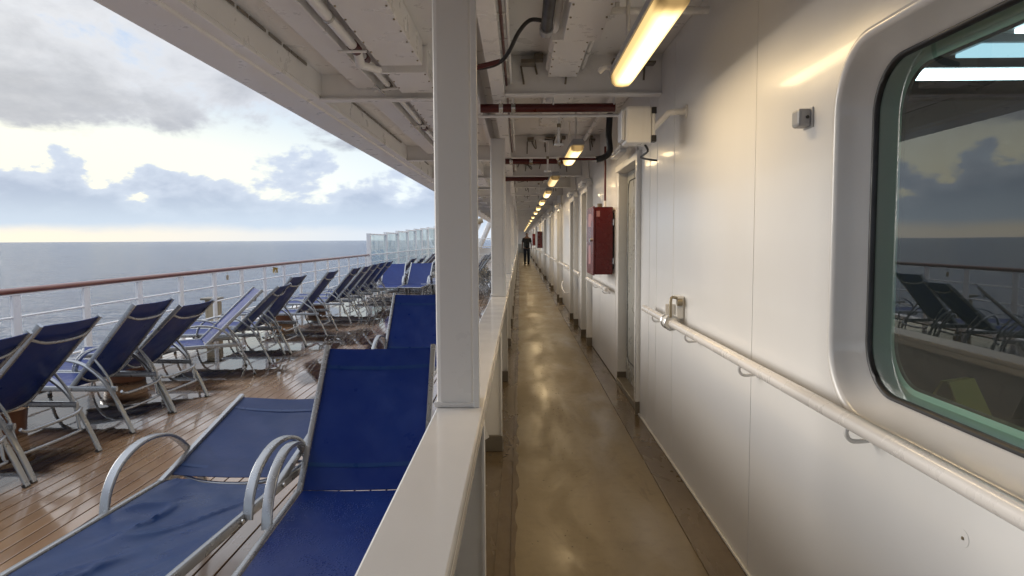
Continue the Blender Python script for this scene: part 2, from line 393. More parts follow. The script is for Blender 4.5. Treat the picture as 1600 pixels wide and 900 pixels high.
# ---------------------------------------------------------------- pool deck planking
deck = struct('pool_deck', bx(-4.95, -0.262, -12, 76, -0.12, -0.007), M['caulk'])
PW = 0.092
nst = int((4.62-0.30)/PW)
seglen = 4.6
plank_me = bx(-PW/2+0.0045, PW/2-0.0045, 0, seglen-0.006, -0.03, 0.0, bv=0.0022).mesh('plank', M['teak'])
cnt = 0
rest = MB()
for i in range(nst):
    x = -0.32 - PW*(i+0.5)
    off = (i*1.7) % seglen
    y = 0.2 - off; k = 0
    while y < 72:
        if k < 6 and cnt < 298 and y < 26: ob('plank', plank_me, deck, (x, y, 0.0)); cnt += 1
        else: rest.box(x-PW/2+0.0045, x+PW/2-0.0045, y, min(y+seglen-0.006, 75), -0.03, 0.0)
        y += seglen; k += 1
    rest.box(x-PW/2+0.0045, x+PW/2-0.0045, -11, 0.2-off-0.006, -0.03, 0.0)
ob('far_planking', rest, deck, m=M['teak'], kind='stuff')
ob('margin_board', bx(-4.78, -4.66, -11, 75, -0.03, 0.004, bv=0.004), deck, m=M['teak'])
# painted waterway outboard of the planks
ob('waterway', bx(-4.95, -4.785, -11.5, 75.5, -0.03, 0.03, bv=0.01), deck, m=M['white'])

# standing water on the planks
rnd = random.Random(5)
mb = MB(); DEP = []
def blob(cx, cy, rx, ry, z, seed):
    n_ = 72; vs = [(cx, cy, z)]; DEP.append(1.0)
    for ri, dv in ((0.72, 1.0), (1.0, 0.0)):
        for k in range(n_):
            a = 2*pi*k/n_
            q = 1+0.45*noise.noise(Vector((cos(a)*1.4+seed, sin(a)*1.4, seed*0.7)))+0.28*noise.noise(Vector((cos(a)*4+seed, sin(a)*4, 9+seed)))
            q *= ri
            vs.append((max(-4.6, min(-0.36, cx+cos(a)*rx*q)), cy+sin(a)*ry*q, z)); DEP.append(dv)
    mb.add(vs, [(0, 1+k, 1+(k+1) % n_) for k in range(n_)]+[(1+k, 1+n_+k, 1+n_+(k+1) % n_, 1+(k+1) % n_) for k in range(n_)])
spots = [(-3.55, 4.5, 0.95, 0.95), (-3.75, 6.1, 0.95, 1.1), (-3.45, 7.9, 0.95, 1.2), (-3.7, 9.9, 1.0, 1.6), (-3.6, 12.6, 1.05, 1.9),
         (-2.2, 7.7, 0.42, 0.9), (-2.65, 10.0, 0.45, 1.1), (-1.9, 9.9, 0.45, 1.1), (-2.6, 13.0, 0.6, 1.5), (-1.75, 6.0, 0.3, 0.6), (-3.5, 16, 1.0, 2.0), (-2.4, 17.5, 0.6, 1.8),
         (-1.5, 12.5, 0.35, 1.2), (-3.4, 20, 0.9, 2.0), (-2.0, 22, 0.7, 2.0), (-3.5, 25, 0.9, 2.4), (-4.1, 3.0, 0.5, 0.7)]
for i, (a, b_, c, d) in enumerate(spots): blob(a, b_, c, d, 0.0015+0.0006*(i % 7), i*3.1)
wm = mb.mesh('standing_water', M['water_film'], False); da = wm.attributes.new('depth', 'FLOAT', 'POINT'); da.data.foreach_set('value', DEP)
ob('standing_water', wm, label='thin sheets of rainwater lying on the teak planking under the loungers', kind='stuff')

# ---------------------------------------------------------------- walkway floor
struct('walkway_base', bx(-0.262, W+0.2, -12, 76, -0.15, -0.008), M['gutter'])
def strip(name, x0, x1, z, m_, parent=None):
    mb = MB(); ys = [-11.9]+[i*3.0 for i in range(-3, 26)]
    for a, b_ in zip(ys[:-1], ys[1:]): mb.box(x0, x1, a, b_-0.0, z-0.005, z)
    return mb
walk = struct('walkway_floor', bx(-0.043, 0.808, -11.9, 75.2, -0.006, 0.0, bv=0.002), M['floor'])
struct('walkway_gutter_right', bx(0.814, W-0.014, -11.9, 75.2, -0.0075, -0.003, bv=0.001), M['gutter'])
struct('walkway_gutter_left', bx(-0.118, -0.049, -11.9, 75.2, -0.0075, -0.003, bv=0.001), M['gutter'])
# raised lip lines of the coatings
# ragged bleed of dark water along the left edge
mb = MB(); n_ = 900; vs = []
for k in range(n_):
    y = 1.0 + 30*(k/n_)**1.4
    q = 0.014+0.050*abs(noise.noise(Vector((y*2.6, 3, 0))))+0.022*max(0, noise.noise(Vector((y*7, 8, 0))))
    vs += [(-0.047, y, 0.0022), (-0.043+q, y, 0.0022)]
mb.add(vs, [(2*k, 2*k+1, 2*k+3, 2*k+2) for k in range(n_-1)])
ob('gutter_bleed', mb.mesh('gutter_bleed', M['gutter'], False), walk, kind='stuff')
# small beads of water catching the light down the walkway
mb = MB(); rr = random.Random(3)
for k in range(260):
    y = 2.6+rr.random()**1.5*26; x = rr.gauss(0.26, 0.05) if rr.random() < .7 else rr.uniform(0, 0.78); r_ = rr.uniform(0.002, 0.006)
    vs = [(x, y, 0.0035)]+[(x+cos(a*pi/3)*r_*rr.uniform(.7, 1.5), y+sin(a*pi/3)*r_*rr.uniform(.7, 1.6), 0.0004) for a in range(6)]
    mb.add(vs, [(0, 1+a, 1+(a+1) % 6) for a in range(6)])
M['bead'] = paint('water_bead', (0.2, 0.17, 0.12, 1), 0.03, spec=1.0)
ob('water_beads', mb.mesh('water_beads', M['bead']), walk, kind='stuff')
struct('walkway_skirting', bx(W-0.013, W-0.001, -11.8, 5.6, -0.003, 0.012, bv=0.003), M['white'])

# ---------------------------------------------------------------- bulwark
bul = thing('bulwark', 'low white steel bulwark with broad glossy cap between the walkway and the sun deck', 'bulwark', (-0.2, 2, 0))
def pb(name, m_, *a, **k):
    o = bx(*a, **k).mesh(name, m_); q = ob(name, o, bul); q.matrix_parent_inverse = Matrix.Translation((0.2, -2, 0)); return q
pb('cap_plate', M['cap'], -0.291, -0.126, -11, 75, 0.845, 0.87, bv=0.006)
pb('side_plate', M['white'], -0.262, -0.245, -11, 75, -0.006, 0.843)
pb('outer_lip', M['cap'], -0.291, -0.281, -11, 75, 0.80, 0.8455, bv=0.002)
pb('inner_lip', M['cap'], -0.1345, -0.1262, -11, 75, 0.815, 0.8455, bv=0.002)
st = MB()
st.add([(-0.244, -0.005, 0.1), (-0.128, -0.005, 0.1), (-0.136, -0.005, 0.815), (-0.244, -0.005, 0.843),
        (-0.244, 0.005, 0.1), (-0.128, 0.005, 0.1), (-0.136, 0.005, 0.815), (-0.244, 0.005, 0.843)],
       [(0,1,2,3), (7,6,5,4), (0,4,5,1), (1,5,6,2), (2,6,7,3), (3,7,4,0)])
st.box(-0.134, -0.124, -0.03, 0.03, 0.1, 0.812, bv=0.002)
st_me = st.mesh('stiffener', M['white'])
ft_me = bx(-0.244, -0.121, -0.033, 0.033, -0.006, 0.103, bv=0.003).mesh('stiffener_foot', M['grey'])
br = MB(); br.add([(-0.244, -0.004, 0.44), (-0.15, -0.004, 0.50), (-0.244, -0.004, 0.70), (-0.244, 0.004, 0.44), (-0.15, 0.004, 0.50), (-0.244, 0.004, 0.70)],
                 [(0,1,2), (5,4,3), (0,3,4,1), (1,4,5,2), (2,5,3,0)])
br_me = br.mesh('bracket', M['white'])
y = 2.33-2.31*3
while y < 74:
    a = ob('stiffener', st_me, bul); a.location = (0.2, y-2, 0)
    f_ = ob('stiffener_foot', ft_me, a)
    if y < 20:
        c = ob('bracket', br_me, bul); c.location = (0.2, y-2+0.9, 0)
    y += 2.31

# ---------------------------------------------------------------- columns on the bulwark
mb = bx(-0.068, 0.068, -0.068, 0.068, 0, 1.60, bv=0.016)
col_me = mb.mesh('post', M['white'])
base_me = bx(-0.076, 0.076, -0.076, 0.076, 0, 0.010, bv=0.004).mesh('base_weld', M['cap'])
fl_me = bx(0.060, 0.082, -0.078, -0.069, 0, 1.60, bv=0.003).mesh('edge_flange', M['white'])
wb = MB(); rw = random.Random(8)
for q0, q1 in (((-.07,-.07), (.07,-.07)), ((.07,-.07), (.07,.07)), ((.07,.07), (-.07,.07)), ((-.07,.07), (-.07,-.07))):
    k = 14; wb.tube([(q0[0]+(q1[0]-q0[0])*i/k+rw.uniform(-.001,.001), q0[1]+(q1[1]-q0[1])*i/k+rw.uniform(-.001,.001), 0.012+rw.uniform(-.001,.0015)) for i in range(k+1)], 0.0065, 6)
weld_me = wb.mesh('weld_bead', M['cap'])
names = ['nearest', 'second', 'third', 'fourth', 'fifth', 'sixth', 'seventh', 'eighth', 'ninth', 'tenth', 'eleventh', 'twelfth', 'thirteenth', 'fourteenth', 'fifteenth', 'sixteenth', 'seventeenth', 'eighteenth']
y = 2.40; i = 0
while y < 74:
    t = thing('column', ('broad square white column filling the middle of the view, standing on the bulwark cap' if i == 0 else
              '%s square white column along the bulwark, counted from the big one in the foreground' % names[i]), 'column', (-0.222, y, 0.87), group='white columns along the bulwark')
    ob('post', col_me, t); ob('base_weld', base_me, t, (0, 0, 0.0005)); ob('weld_bead', weld_me, t); ob('edge_flange', fl_me, t)
    y += 4.62; i += 1

# ---------------------------------------------------------------- deckhead
head = struct('deckhead', bx(-1.60, W+0.2, -12, 76, 2.72, 2.76), M['ceil'])
def hb(name, m_, *a, **k): return ob(name, bx(*a, **k), head, m=m_)
hb('plating', M['ceil'], -1.372, -0.31, -11.9, 75.9, 2.60, 2.715)
# outer fascia box with a lipped lower edge
hb('fascia_beam', M['ceil'], -1.71, -1.46, -12, 76, 2.412, 2.80, bv=0.012)
hb('fascia_flange', M['ceil'], -1.462, -1.378, -12, 76, 2.425, 2.452, bv=0.005)
hb('fascia_web', M['ceil'], -1.392, -1.374, -12, 76, 2.450, 2.70)
# longitudinal girders
hb('girder', M['ceil'], -1.125, -0.965, -12, 76, 2.500, 2.61, bv=0.006)
hb('girder', M['ceil'], -0.96, -0.945, -12, 76, 2.470, 2.61, bv=0.003)
hb('column_girder', M['ceil'], -0.19, -0.10, -12, 76, 2.462, 2.476, bv=0.003)
hb('column_girder_web', M['ceil'], -0.150, -0.138, -12, 76, 2.475, 2.72)
hb('header_plate', M['ceil'], -0.33, -0.300, -12, 76, 2.50, 2.72)
cw = MB().box(-1.38, -0.31, -0.006, 0.006, 2.43, 2.605).box(-1.38, -0.31, -0.045, 0.045, 2.418, 2.432, bv=0.003)
cw.box(-0.095, W+0.02, -0.006, 0.006, 2.455, 2.72).box(-0.095, W+0.0, -0.045, 0.045, 2.442, 2.456, bv=0.003)
cw_me = cw.mesh('transverse_beam', M['ceil'])
beams = [-3.5, 0.4, 4.83, 8.47, 10.9, 13.3]+[15.6+2.31*i for i in range(26)]
for y in beams: ob('transverse_beam', cw_me, head, (0, y, 0))
# clip strips (dark cable clips) in the corner of the fascia web
rr = random.Random(11)
mb = MB()
for b0, b1 in zip(beams[1:12], beams[2:13]):
    y = b0+0.25
    while y < b1-0.5:
        l = rr.uniform(0.06, 0.22); mb.box(-1.371, -1.366, y, y+l, 2.575, 2.592); y += l+rr.uniform(0.01, 0.05)
ob('rusty_seam', mb, head, m=M['grey'], kind='stuff')

# bolted duct boxes outboard of the columns
duct_me = {}
def duct(x0, x1, y0, y1, z0, z1, label):
    t = thing('ceiling_duct', label, 'duct', ((x0+x1)/2, (y0+y1)/2, z0), group='white ducts under the deckhead')
    dx, dy = (x1-x0)/2, (y1-y0)/2
    ob('duct_box', bx(-dx, dx, -dy, dy, 0, z1-z0, bv=0.004), t, m=M['ceil'])
    ob('flange', bx(-dx-0.015, dx+0.015, -dy-0.002, -dy+0.03, -0.014, z1-z0-0.002, bv=0.003), t, m=M['ceil'])
    bolts = MB(); k = int(dy*2/0.18)
    for q in range(k):
        for s_ in (-1, 1): bolts.tube([(s_*(dx-0.012), -dy+0.09+q*0.18, 0.001), (s_*(dx-0.012), -dy+0.09+q*0.18, -0.006)], 0.005, 6)
    ob('bolts', bolts, t, m=M['wornsteel'], kind='stuff')
ys = [-1.5, 1.2, 4.0, 4.75]; 
duct(-0.80, -0.555, 0.75, 4.02, 2.455, 2.598, 'wide flat white duct nearest the camera beside the big column, above the loungers')
duct(-0.80, -0.555, 4.12, 4.74, 2.452, 2.598, 'short white duct section between the first duct joint and the cross beam')
duct(-0.80, -0.555, 4.92, 8.38, 2.455, 2.598, 'white duct section just beyond the first cross beam, left of the big column')
duct(-0.80, -0.555, 8.56, 13.2, 2.455, 2.598, 'far white duct section seen past the second cross beam')
duct(0.235, 0.43, 3.05, 3.72, 2.50, 2.715, 'boxy white duct with rounded end over the walkway next to the black pipe')
duct(0.20, 0.40, 3.86, 4.78, 2.56, 2.715, 'flat white duct over the walkway right behind the boxy one')
duct(0.20, 0.42, 5.15, 7.0, 2.58, 2.715, 'dim white duct over the walkway beyond the thick red pipe')

# ---------------------------------------------------------------- pipes
def pipe(name, label, pts, r, m_, extras=(), group=None, smooth=0, seg=10):
    t = thing(name, label, 'pipe' if 'cable' not in name else 'cable', pts[0], group=group)
    o = Vector(pts[0]); ob('tube', MB().tube([Vector(p)-o for p in pts], r, seg, smooth), t, m=m_)
    for nm, q0, q1, r2, m2 in extras: ob(nm, MB().tube([Vector(q0)-o, Vector(q1)-o], r2, seg), t, m=m2)
    return t
def clamps(y0, y1, st_, x, z, r, top):
    e = []; y = y0
    while y < y1:
        e.append(('hanger', (x, y, z+r*0.5), (x, y, top), 0.005, M['ceil'])); e.append(('clamp', (x, y-0.012, z), (x, y+0.012, z), r+0.005, M['steel'])); y += st_
    return e
pipe('drain_pipe', 'white drain pipe running under the canopy beside the wide ducts, with red rubber joints', [(-0.875, -4, 2.475), (-0.875, 3.78, 2.475)], 0.026, M['ceil'],
     [('joint', (-0.875, 3.66, 2.475), (-0.875, 3.76, 2.475), 0.031, M['redpipe']), ('elbow', (-0.875, 3.78, 2.48), (-0.872, 3.84, 2.41), 0.026, M['ceil']),
      ('elbow', (-0.872, 3.83, 2.415), (-0.80, 3.98, 2.42), 0.022, M['ceil']), ('bracket', (-0.95, 3.66, 2.44), (-0.80, 3.66, 2.44), 0.008, M['ceil'])]+clamps(0.8, 3.6, 1.2, -0.875, 2.475, 0.026, 2.6))
for i, (y0, y1, lb) in enumerate(((3.9, 4.72, 'short'), (4.95, 6.2, 'medium'), (6.35, 8.3, 'long'), (8.6, 13.0, 'farthest'))):
    pipe('drain_pipe', lb + ' length of white drain pipe beyond the red joint under the canopy', [(-0.875, y0, 2.485), (-0.875, y1, 2.485)], 0.020, M['ceil'],
         [('joint', (-0.875, y0+0.02, 2.485), (-0.875, y0+0.10, 2.485), 0.026, M['redpipe']), ('joint', (-0.875, y1-0.09, 2.485), (-0.875, y1-0.02, 2.485), 0.026, M['grey']),
          ('bracket', (-0.96, y1-0.10, 2.445), (-0.79, y1-0.10, 2.46), 0.008, M['ceil']), ('bracket', (-0.94, y1-0.2, 2.46), (-0.90, y1-0.05, 2.43), 0.006, M['steel'])], group='drain pipe lengths under the canopy')
pipe('hanging_pipe', 'black ribbed pipe running overhead along the walkway and ending in an open round mouth', [(0.115, -2, 2.54), (0.145, 3.62, 2.54)], 0.030, M['dark'],
     [('collar', (0.1448, 3.6, 2.54), (0.145, 3.68, 2.54), 0.037, M['housing']), ('side_channel', (0.20, -2, 2.60), (0.20, 4.7, 2.60), 0.02, M['ceil'])]+
     [('clamp', (0.13, y, 2.54), (0.13, y+0.03, 2.54), 0.036, M['wornsteel']) for y in (1.0, 2.2, 2.9)])
pipe('hanging_cable', 'sagging black cable in a red sleeve curving from the black pipe towards the column', [(0.13, 3.60, 2.57), (0.06, 3.62, 2.58), (0.0, 3.66, 2.53), (-0.06, 3.74, 2.44), (-0.12, 3.80, 2.405), (-0.20, 3.84, 2.395), (-0.26, 3.85, 2.395)], 0.011, M['dark'],
     [('red_sleeve', (-0.10, 3.785, 2.416), (-0.26, 3.852, 2.394), 0.0135, M['redpipe'])], smooth=5)
pipe('red_pipe', 'thick dark red fire main crossing the walkway behind the first cross beam', [(-0.28, 5.06, 2.405), (0.70, 5.06, 2.405)], 0.032, M['redpipe'],
     [('clamp', (x-0.015, 5.06, 2.405), (x+0.015, 5.06, 2.405), 0.038, M['steel']) for x in (-0.13, -0.04)]+[('hanger', (x, 5.04, 2.42), (x, 5.04, 2.72), 0.007, M['ceil']) for x in (-0.13, -0.04, 0.25, 0.69)]+
     [('valve', (0.22, 5.02, 2.44), (0.22, 5.02, 2.50), 0.025, M['ceil'])])
pipe('thin_pipe', 'thin white conduit crossing just below the thick red fire main', [(-0.3, 5.10, 2.355), (0.97, 5.10, 2.355)], 0.012, M['ceil'])
pipe('red_pipe', 'dark red pipe crossing the walkway behind the second cross beam', [(-0.28, 8.65, 2.425), (0.66, 8.65, 2.425)], 0.035, M['redpipe'],
     [('clamp', (x-0.02, 8.65, 2.425), (x+0.02, 8.65, 2.425), 0.043, M['steel']) for x in (-0.1, 0.15, 0.5)])
pipe('red_pipe', 'dark red pipe crossing the walkway near the fourth lamp', [(-0.28, 11.1, 2.42), (0.5, 11.1, 2.42)], 0.035, M['redpipe'])
pipe('red_conduit', 'thin red conduit with white clips running overhead along the walkway beside the girder', [(-0.085, -2, 2.52), (-0.085, 22, 2.52)], 0.009, M['redpipe'],
     [('clip', (-0.10, y, 2.52), (-0.06, y, 2.52), 0.007, M['ceil']) for y in [2.9+0.42*i for i in range(30)]])
pipe('white_conduit', 'thin white conduit running next to the red conduit overhead', [(-0.055, -2, 2.53), (-0.055, 40, 2.53)], 0.010, M['ceil'])
pipe('white_conduit', 'white conduit running overhead above the hanging lamps', [(0.44, -2, 2.63), (0.44, 40, 2.63)], 0.013, M['ceil'], clamps(3.3, 12, 1.1, 0.44, 2.63, 0.013, 2.72))
pipe('white_conduit', 'thick white pipe along the walkway ceiling near the cabin wall', [(0.80, 3.2, 2.66), (0.80, 40, 2.66)], 0.022, M['ceil'])
pipe('cross_pipe', 'white pipe crossing the walkway ceiling left of the first lamp', [(0.36, 3.55, 2.60), (0.96, 3.55, 2.60)], 0.020, M['ceil'], [('stub', (0.50, 3.55, 2.60), (0.50, 3.55, 2.70), 0.012, M['ceil']), ('collar', (0.42, 3.55, 2.6), (0.46, 3.55, 2.6), 0.028, M['grey'])])
pipe('drop_pipe', 'thin red riser pipe dropping down the cabin wall onto the red cabinet', [(0.925, 7.42, 2.44), (0.925, 7.42, 1.79)], 0.012, M['redpipe'], [('white_end', (0.925, 7.42, 1.86), (0.925, 7.42, 1.785), 0.016, M['ceil'])])
pipe('black_hose', 'bundle of black hose drooping from the ceiling next to the white floodlight box', [(0.80, 6.1, 2.55), (0.79, 6.1, 2.36), (0.80, 6.1, 2.22), (0.75, 6.12, 2.17), (0.68, 6.12, 2.15)], 0.028, M['dark'],
     [('red_tail', (0.70, 6.12, 2.155), (0.36, 6.2, 2.17), 0.011, M['redpipe'])], smooth=4)
for k, y in enumerate((5.9, 8.2, 12.0)):
    pipe('sprinkler_drop', ('nearest', 'middle', 'farthest')[k]+' small white sprinkler drop with its disc hanging over the walkway', [(0.34, y, 2.62), (0.34, y, 2.26)], 0.010, M['ceil'],
         [('disc', (0.34, y, 2.262), (0.34, y, 2.248), 0.042, M['ceil']), ('elbow', (0.34, y, 2.6), (0.25, y+0.1, 2.64), 0.012, M['ceil']), ('collar', (0.34, y, 2.40), (0.34, y, 2.43), 0.017, M['wornsteel'])], group='sprinkler drops over the walkway')
# small clutter of clips and clamps on the beams
rr = random.Random(21); mb = MB()
for y in beams[2:14]:
    for k in range(7):
        x = rr.uniform(-0.05, 0.9); z = rr.choice((2.64, 2.66, 2.67)); l = rr.uniform(0.03, 0.10)
        mb.box(x, x+l, y-0.09-rr.uniform(0, .05), y-0.007, z, z+rr.uniform(0.012, 0.04)); mb.tube([(x, y-0.03, z), (x+rr.uniform(-.02, .02), y-0.03, z-rr.uniform(0.03, 0.15))], 0.007, 6)
    for k in range(1):
        x = rr.uniform(0.0, 0.8); mb.tube([(x, y-0.04, 2.66), (x+rr.uniform(-.1, .1), y-0.05, 2.55), (x+rr.uniform(-.2, .2), y-0.03, 2.60), (x+rr.uniform(-.3, .3), y-0.02, 2.69)], 0.006, 6, 4)
ob('clips_and_wiring', mb, head, m=M['grey'], kind='stuff')
# nuts on the underside of the outboard girder seen between the columns
mb = MB()
for k in range(90):
    x, y = rr.uniform(-1.3, -0.85), rr.uniform(11, 30); mb.tube([(x, y, 2.60), (x+rr.uniform(-.06, .06), y+rr.uniform(-.1, .1), 2.5+rr.uniform(0, .06))], rr.uniform(0.008, 0.02), 6)
ob('small_fittings', mb, head, m=M['wornsteel'], kind='stuff')

# ---------------------------------------------------------------- lamps over the walkway
hs = MB()
def prism(prof, y0, y1, inset=0.0):
    mb = MB(); k = len(prof)
    rings = [(y0, 0.80), (y0+0.02, 0.96), (y0+0.05, 1.0), (y1-0.05, 1.0), (y1-0.02, 0.96), (y1, 0.80)]
    zc = sum(p[1] for p in prof)/k
    vs = [(p[0]*s_, y, zc+(p[1]-zc)*s_) for y, s_ in rings for p in prof]
    fs = [(i*k+j, i*k+(j+1) % k, (i+1)*k+(j+1) % k, (i+1)*k+j) for i in range(len(rings)-1) for j in range(k)]
    fs += [tuple(range(k)), tuple(5*k+j for j in range(k))]
    return mb.add(vs, fs)
LL = 0.665
house_me = prism([(-0.068, 0.0), (-0.068, 0.035), (-0.045, 0.062), (0.045, 0.062), (0.068, 0.035), (0.068, 0.0)], -LL, LL).mesh('housing', M['housing'])
diff = prism([(-0.060, 0.001), (-0.056, -0.030), (-0.038, -0.048), (0.0, -0.053), (0.038, -0.048), (0.056, -0.030), (0.060, 0.001)], -LL+0.012, LL-0.012)
diff_me = diff.mesh('diffuser', M['lamp']); diffd_me = diff.mesh('diffuser', M['lamp_dim'])
hang = MB()
for s_ in (-0.42, 0.42): hang.tube([(0, s_, 0.055), (0, s_, 0.40)], 0.011, 8)
hang.box(-0.03, 0.03, -0.5, -0.34, 0.055, 0.068).box(-0.03, 0.03, 0.34, 0.5, 0.055, 0.068)
hang.tube([(-0.06, 0.55, 0.03), (-0.10, 0.55, 0.035), (-0.13, 0.56, 0.01)], 0.014, 8, 3)
hang_me = hang.mesh('hanger', M['white'])
ly = [(0.552, 3.11, 0), (0.545, 7.05, 0), (0.50, 10.1, 1), (0.53, 13.0, 0), (0.53, 15.9, 0), (0.53, 18.9, 0)]
y = 22.0
while y < 73: ly.append((0.53, y, 0)); y += 4.4
for i, (x, y, dim) in enumerate(ly):
    lb = ['large lit fluorescent batten lamp hanging at the top of the picture by the cabin wall', 'second lit batten lamp hanging beyond the red fire main', 'third batten lamp along the walkway, dimmer than the rest'][i] if i < 3 else '%s lit batten lamp from the camera down the walkway' % (names[i] if i < 18 else 'very last')
    t = thing('batten_lamp', lb, 'lamp', (x, y, 2.315), group='batten lamps over the walkway')
    ob('housing', house_me, t); ob('diffuser', diffd_me if dim else diff_me, t); ob('hanger', hang_me, t)
    if i < 14:
        la = bpy.data.lights.new('lamp_light', 'AREA'); la.shape = 'RECTANGLE'; la.size = 0.10; la.size_y = 1.2; la.energy = 4.0 if not dim else 2.0; la.color = (1.0, 0.74, 0.42)
        ob('lamp_light', la, t, (0, 0, -0.06))

# ---------------------------------------------------------------- cabin wall
wall = thing('cabin_wall', 'long cream painted steel cabin wall with a rail, doors and a large window on the right', 'wall', (W, 0, 0))
wall.location = (0, 0, 0)
def wp(name, m_, *a, parent=None, **k): return ob(name, bx(*a, **k), parent or wall, m=m_)
TOP = 2.715
def rrect(y0, y1, z0, z1, r, seg=10):
    pts = []
    for cy, cz, a0 in ((y1-r, z1-r, 0), (y0+r, z1-r, 90), (y0+r, z0+r, 180), (y1-r, z0+r, 270)):
        for k in range(seg+1):
            a = R(a0+90*k/seg); pts.append((cy+r*cos(a), cz+r*sin(a)))
    return pts
def holed(name, x, th, Y0, Y1, Z0, Z1, loops, m_, parent):
    bm = bmesh.new(); es = []
    def lp(pts):
        vs = [bm.verts.new((x, p[0], p[1])) for p in pts]
        for a, b_ in zip(vs, vs[1:]+vs[:1]): es.append(bm.edges.new((a, b_)))
    lp([(Y0, Z0), (Y1, Z0), (Y1, Z1), (Y0, Z1)])
    for l in loops: lp(l)
    bmesh.ops.triangle_fill(bm, edges=es, use_beauty=True)
    r_ = bmesh.ops.extrude_face_region(bm, geom=bm.faces[:])
    for q in [g for g in r_['geom'] if isinstance(g, bmesh.types.BMVert)]: q.co.x += th
    mb = MB(); mb.bm(bm); me = mb.mesh(name, m_, False)
    return ob(name, me, parent)
WIN = [(0.44, 2.155, 0.925, 2.024), (-1.75, -0.04, 0.925, 2.024)]
holed('wall_panel', W, 0.012, -4.0, 2.892, 0.002, TOP, [rrect(*q, 0.20) for q in WIN], M['wall'], wall)
def strip_loop(prof, rect, r, m_, name, parent, x0=W):
    """lofted frame: prof = [(inset, depth)]"""
    mb = MB(); k = None
    for ins, dep in prof:
        pts = rrect(rect[0]+ins, rect[1]-ins, rect[2]+ins, rect[3]-ins, max(0.02, r-ins*0.8), 12)
        k = len(pts); mb.v += [(x0+dep, p[0], p[1]) for p in pts]
    for i in range(len(prof)-1):
        for j in range(k): mb.f.append((i*k+j, i*k+(j+1) % k, (i+1)*k+(j+1) % k, (i+1)*k+j))
    return ob(name, mb, parent, m=m_)
for wi, q in enumerate(WIN):
    win = ob('window', None, wall)
    strip_loop([(-0.012, 0.002), (-0.010, -0.010), (0.0, -0.013), (0.010, -0.010), (0.016, 0.0), (0.020, 0.022), (0.055, 0.078), (0.060, 0.088)], q, 0.20, M['cap'], 'frame', win)
    strip_loop([(0.0585, 0.082), (0.0585, 0.0765), (0.064, 0.0755), (0.070, 0.080), (0.071, 0.092)], q, 0.20, M['dark'], 'gasket', win)
    strip_loop([(0.066, 0.094), (0.066, 0.100), (0.068, 0.148), (0.085, 0.150)], q, 0.20, M['green_frame'], 'inner_reveal', win)
    strip_loop([(0.0855, 0.151), (0.087, 0.155), (0.092, 0.157)], q, 0.20, M['dark'], 'inner_bead', win)
    mb = MB(); pts = rrect(q[0]+0.062, q[1]-0.062, q[2]+0.062, q[3]-0.062, 0.15, 12)
    mb.add([(W+0.0875, p[0], p[1]) for p in pts]+[(W+0.0955, p[0], p[1]) for p in pts], [tuple(range(len(pts))), tuple(range(2*len(pts)-1, len(pts)-1, -1))]+[(j, (j+1) % len(pts), len(pts)+(j+1) % len(pts), len(pts)+j) for j in range(len(pts))])
    ob('glass_pane', mb.mesh('glass_pane', M['glass'], False), win)
# weld seam between window panel and next, then plain plates
def seam(y, w_=0.006, z0=0.02, z1=TOP): wp('weld_seam', M['wall'], W-0.0022, W+0.004, y-w_/2, y+w_/2, z0, z1, bv=0.001)
plates = [(2.896, 4.40), (4.404, 4.93), (4.934, 5.20), (5.204, 5.53)]
for a, b_ in plates: wp('wall_panel', M['wall'], W, W+0.012, a, b_, 0.002, TOP)
for y in (2.894, 4.402, 4.932, 5.202): seam(y)
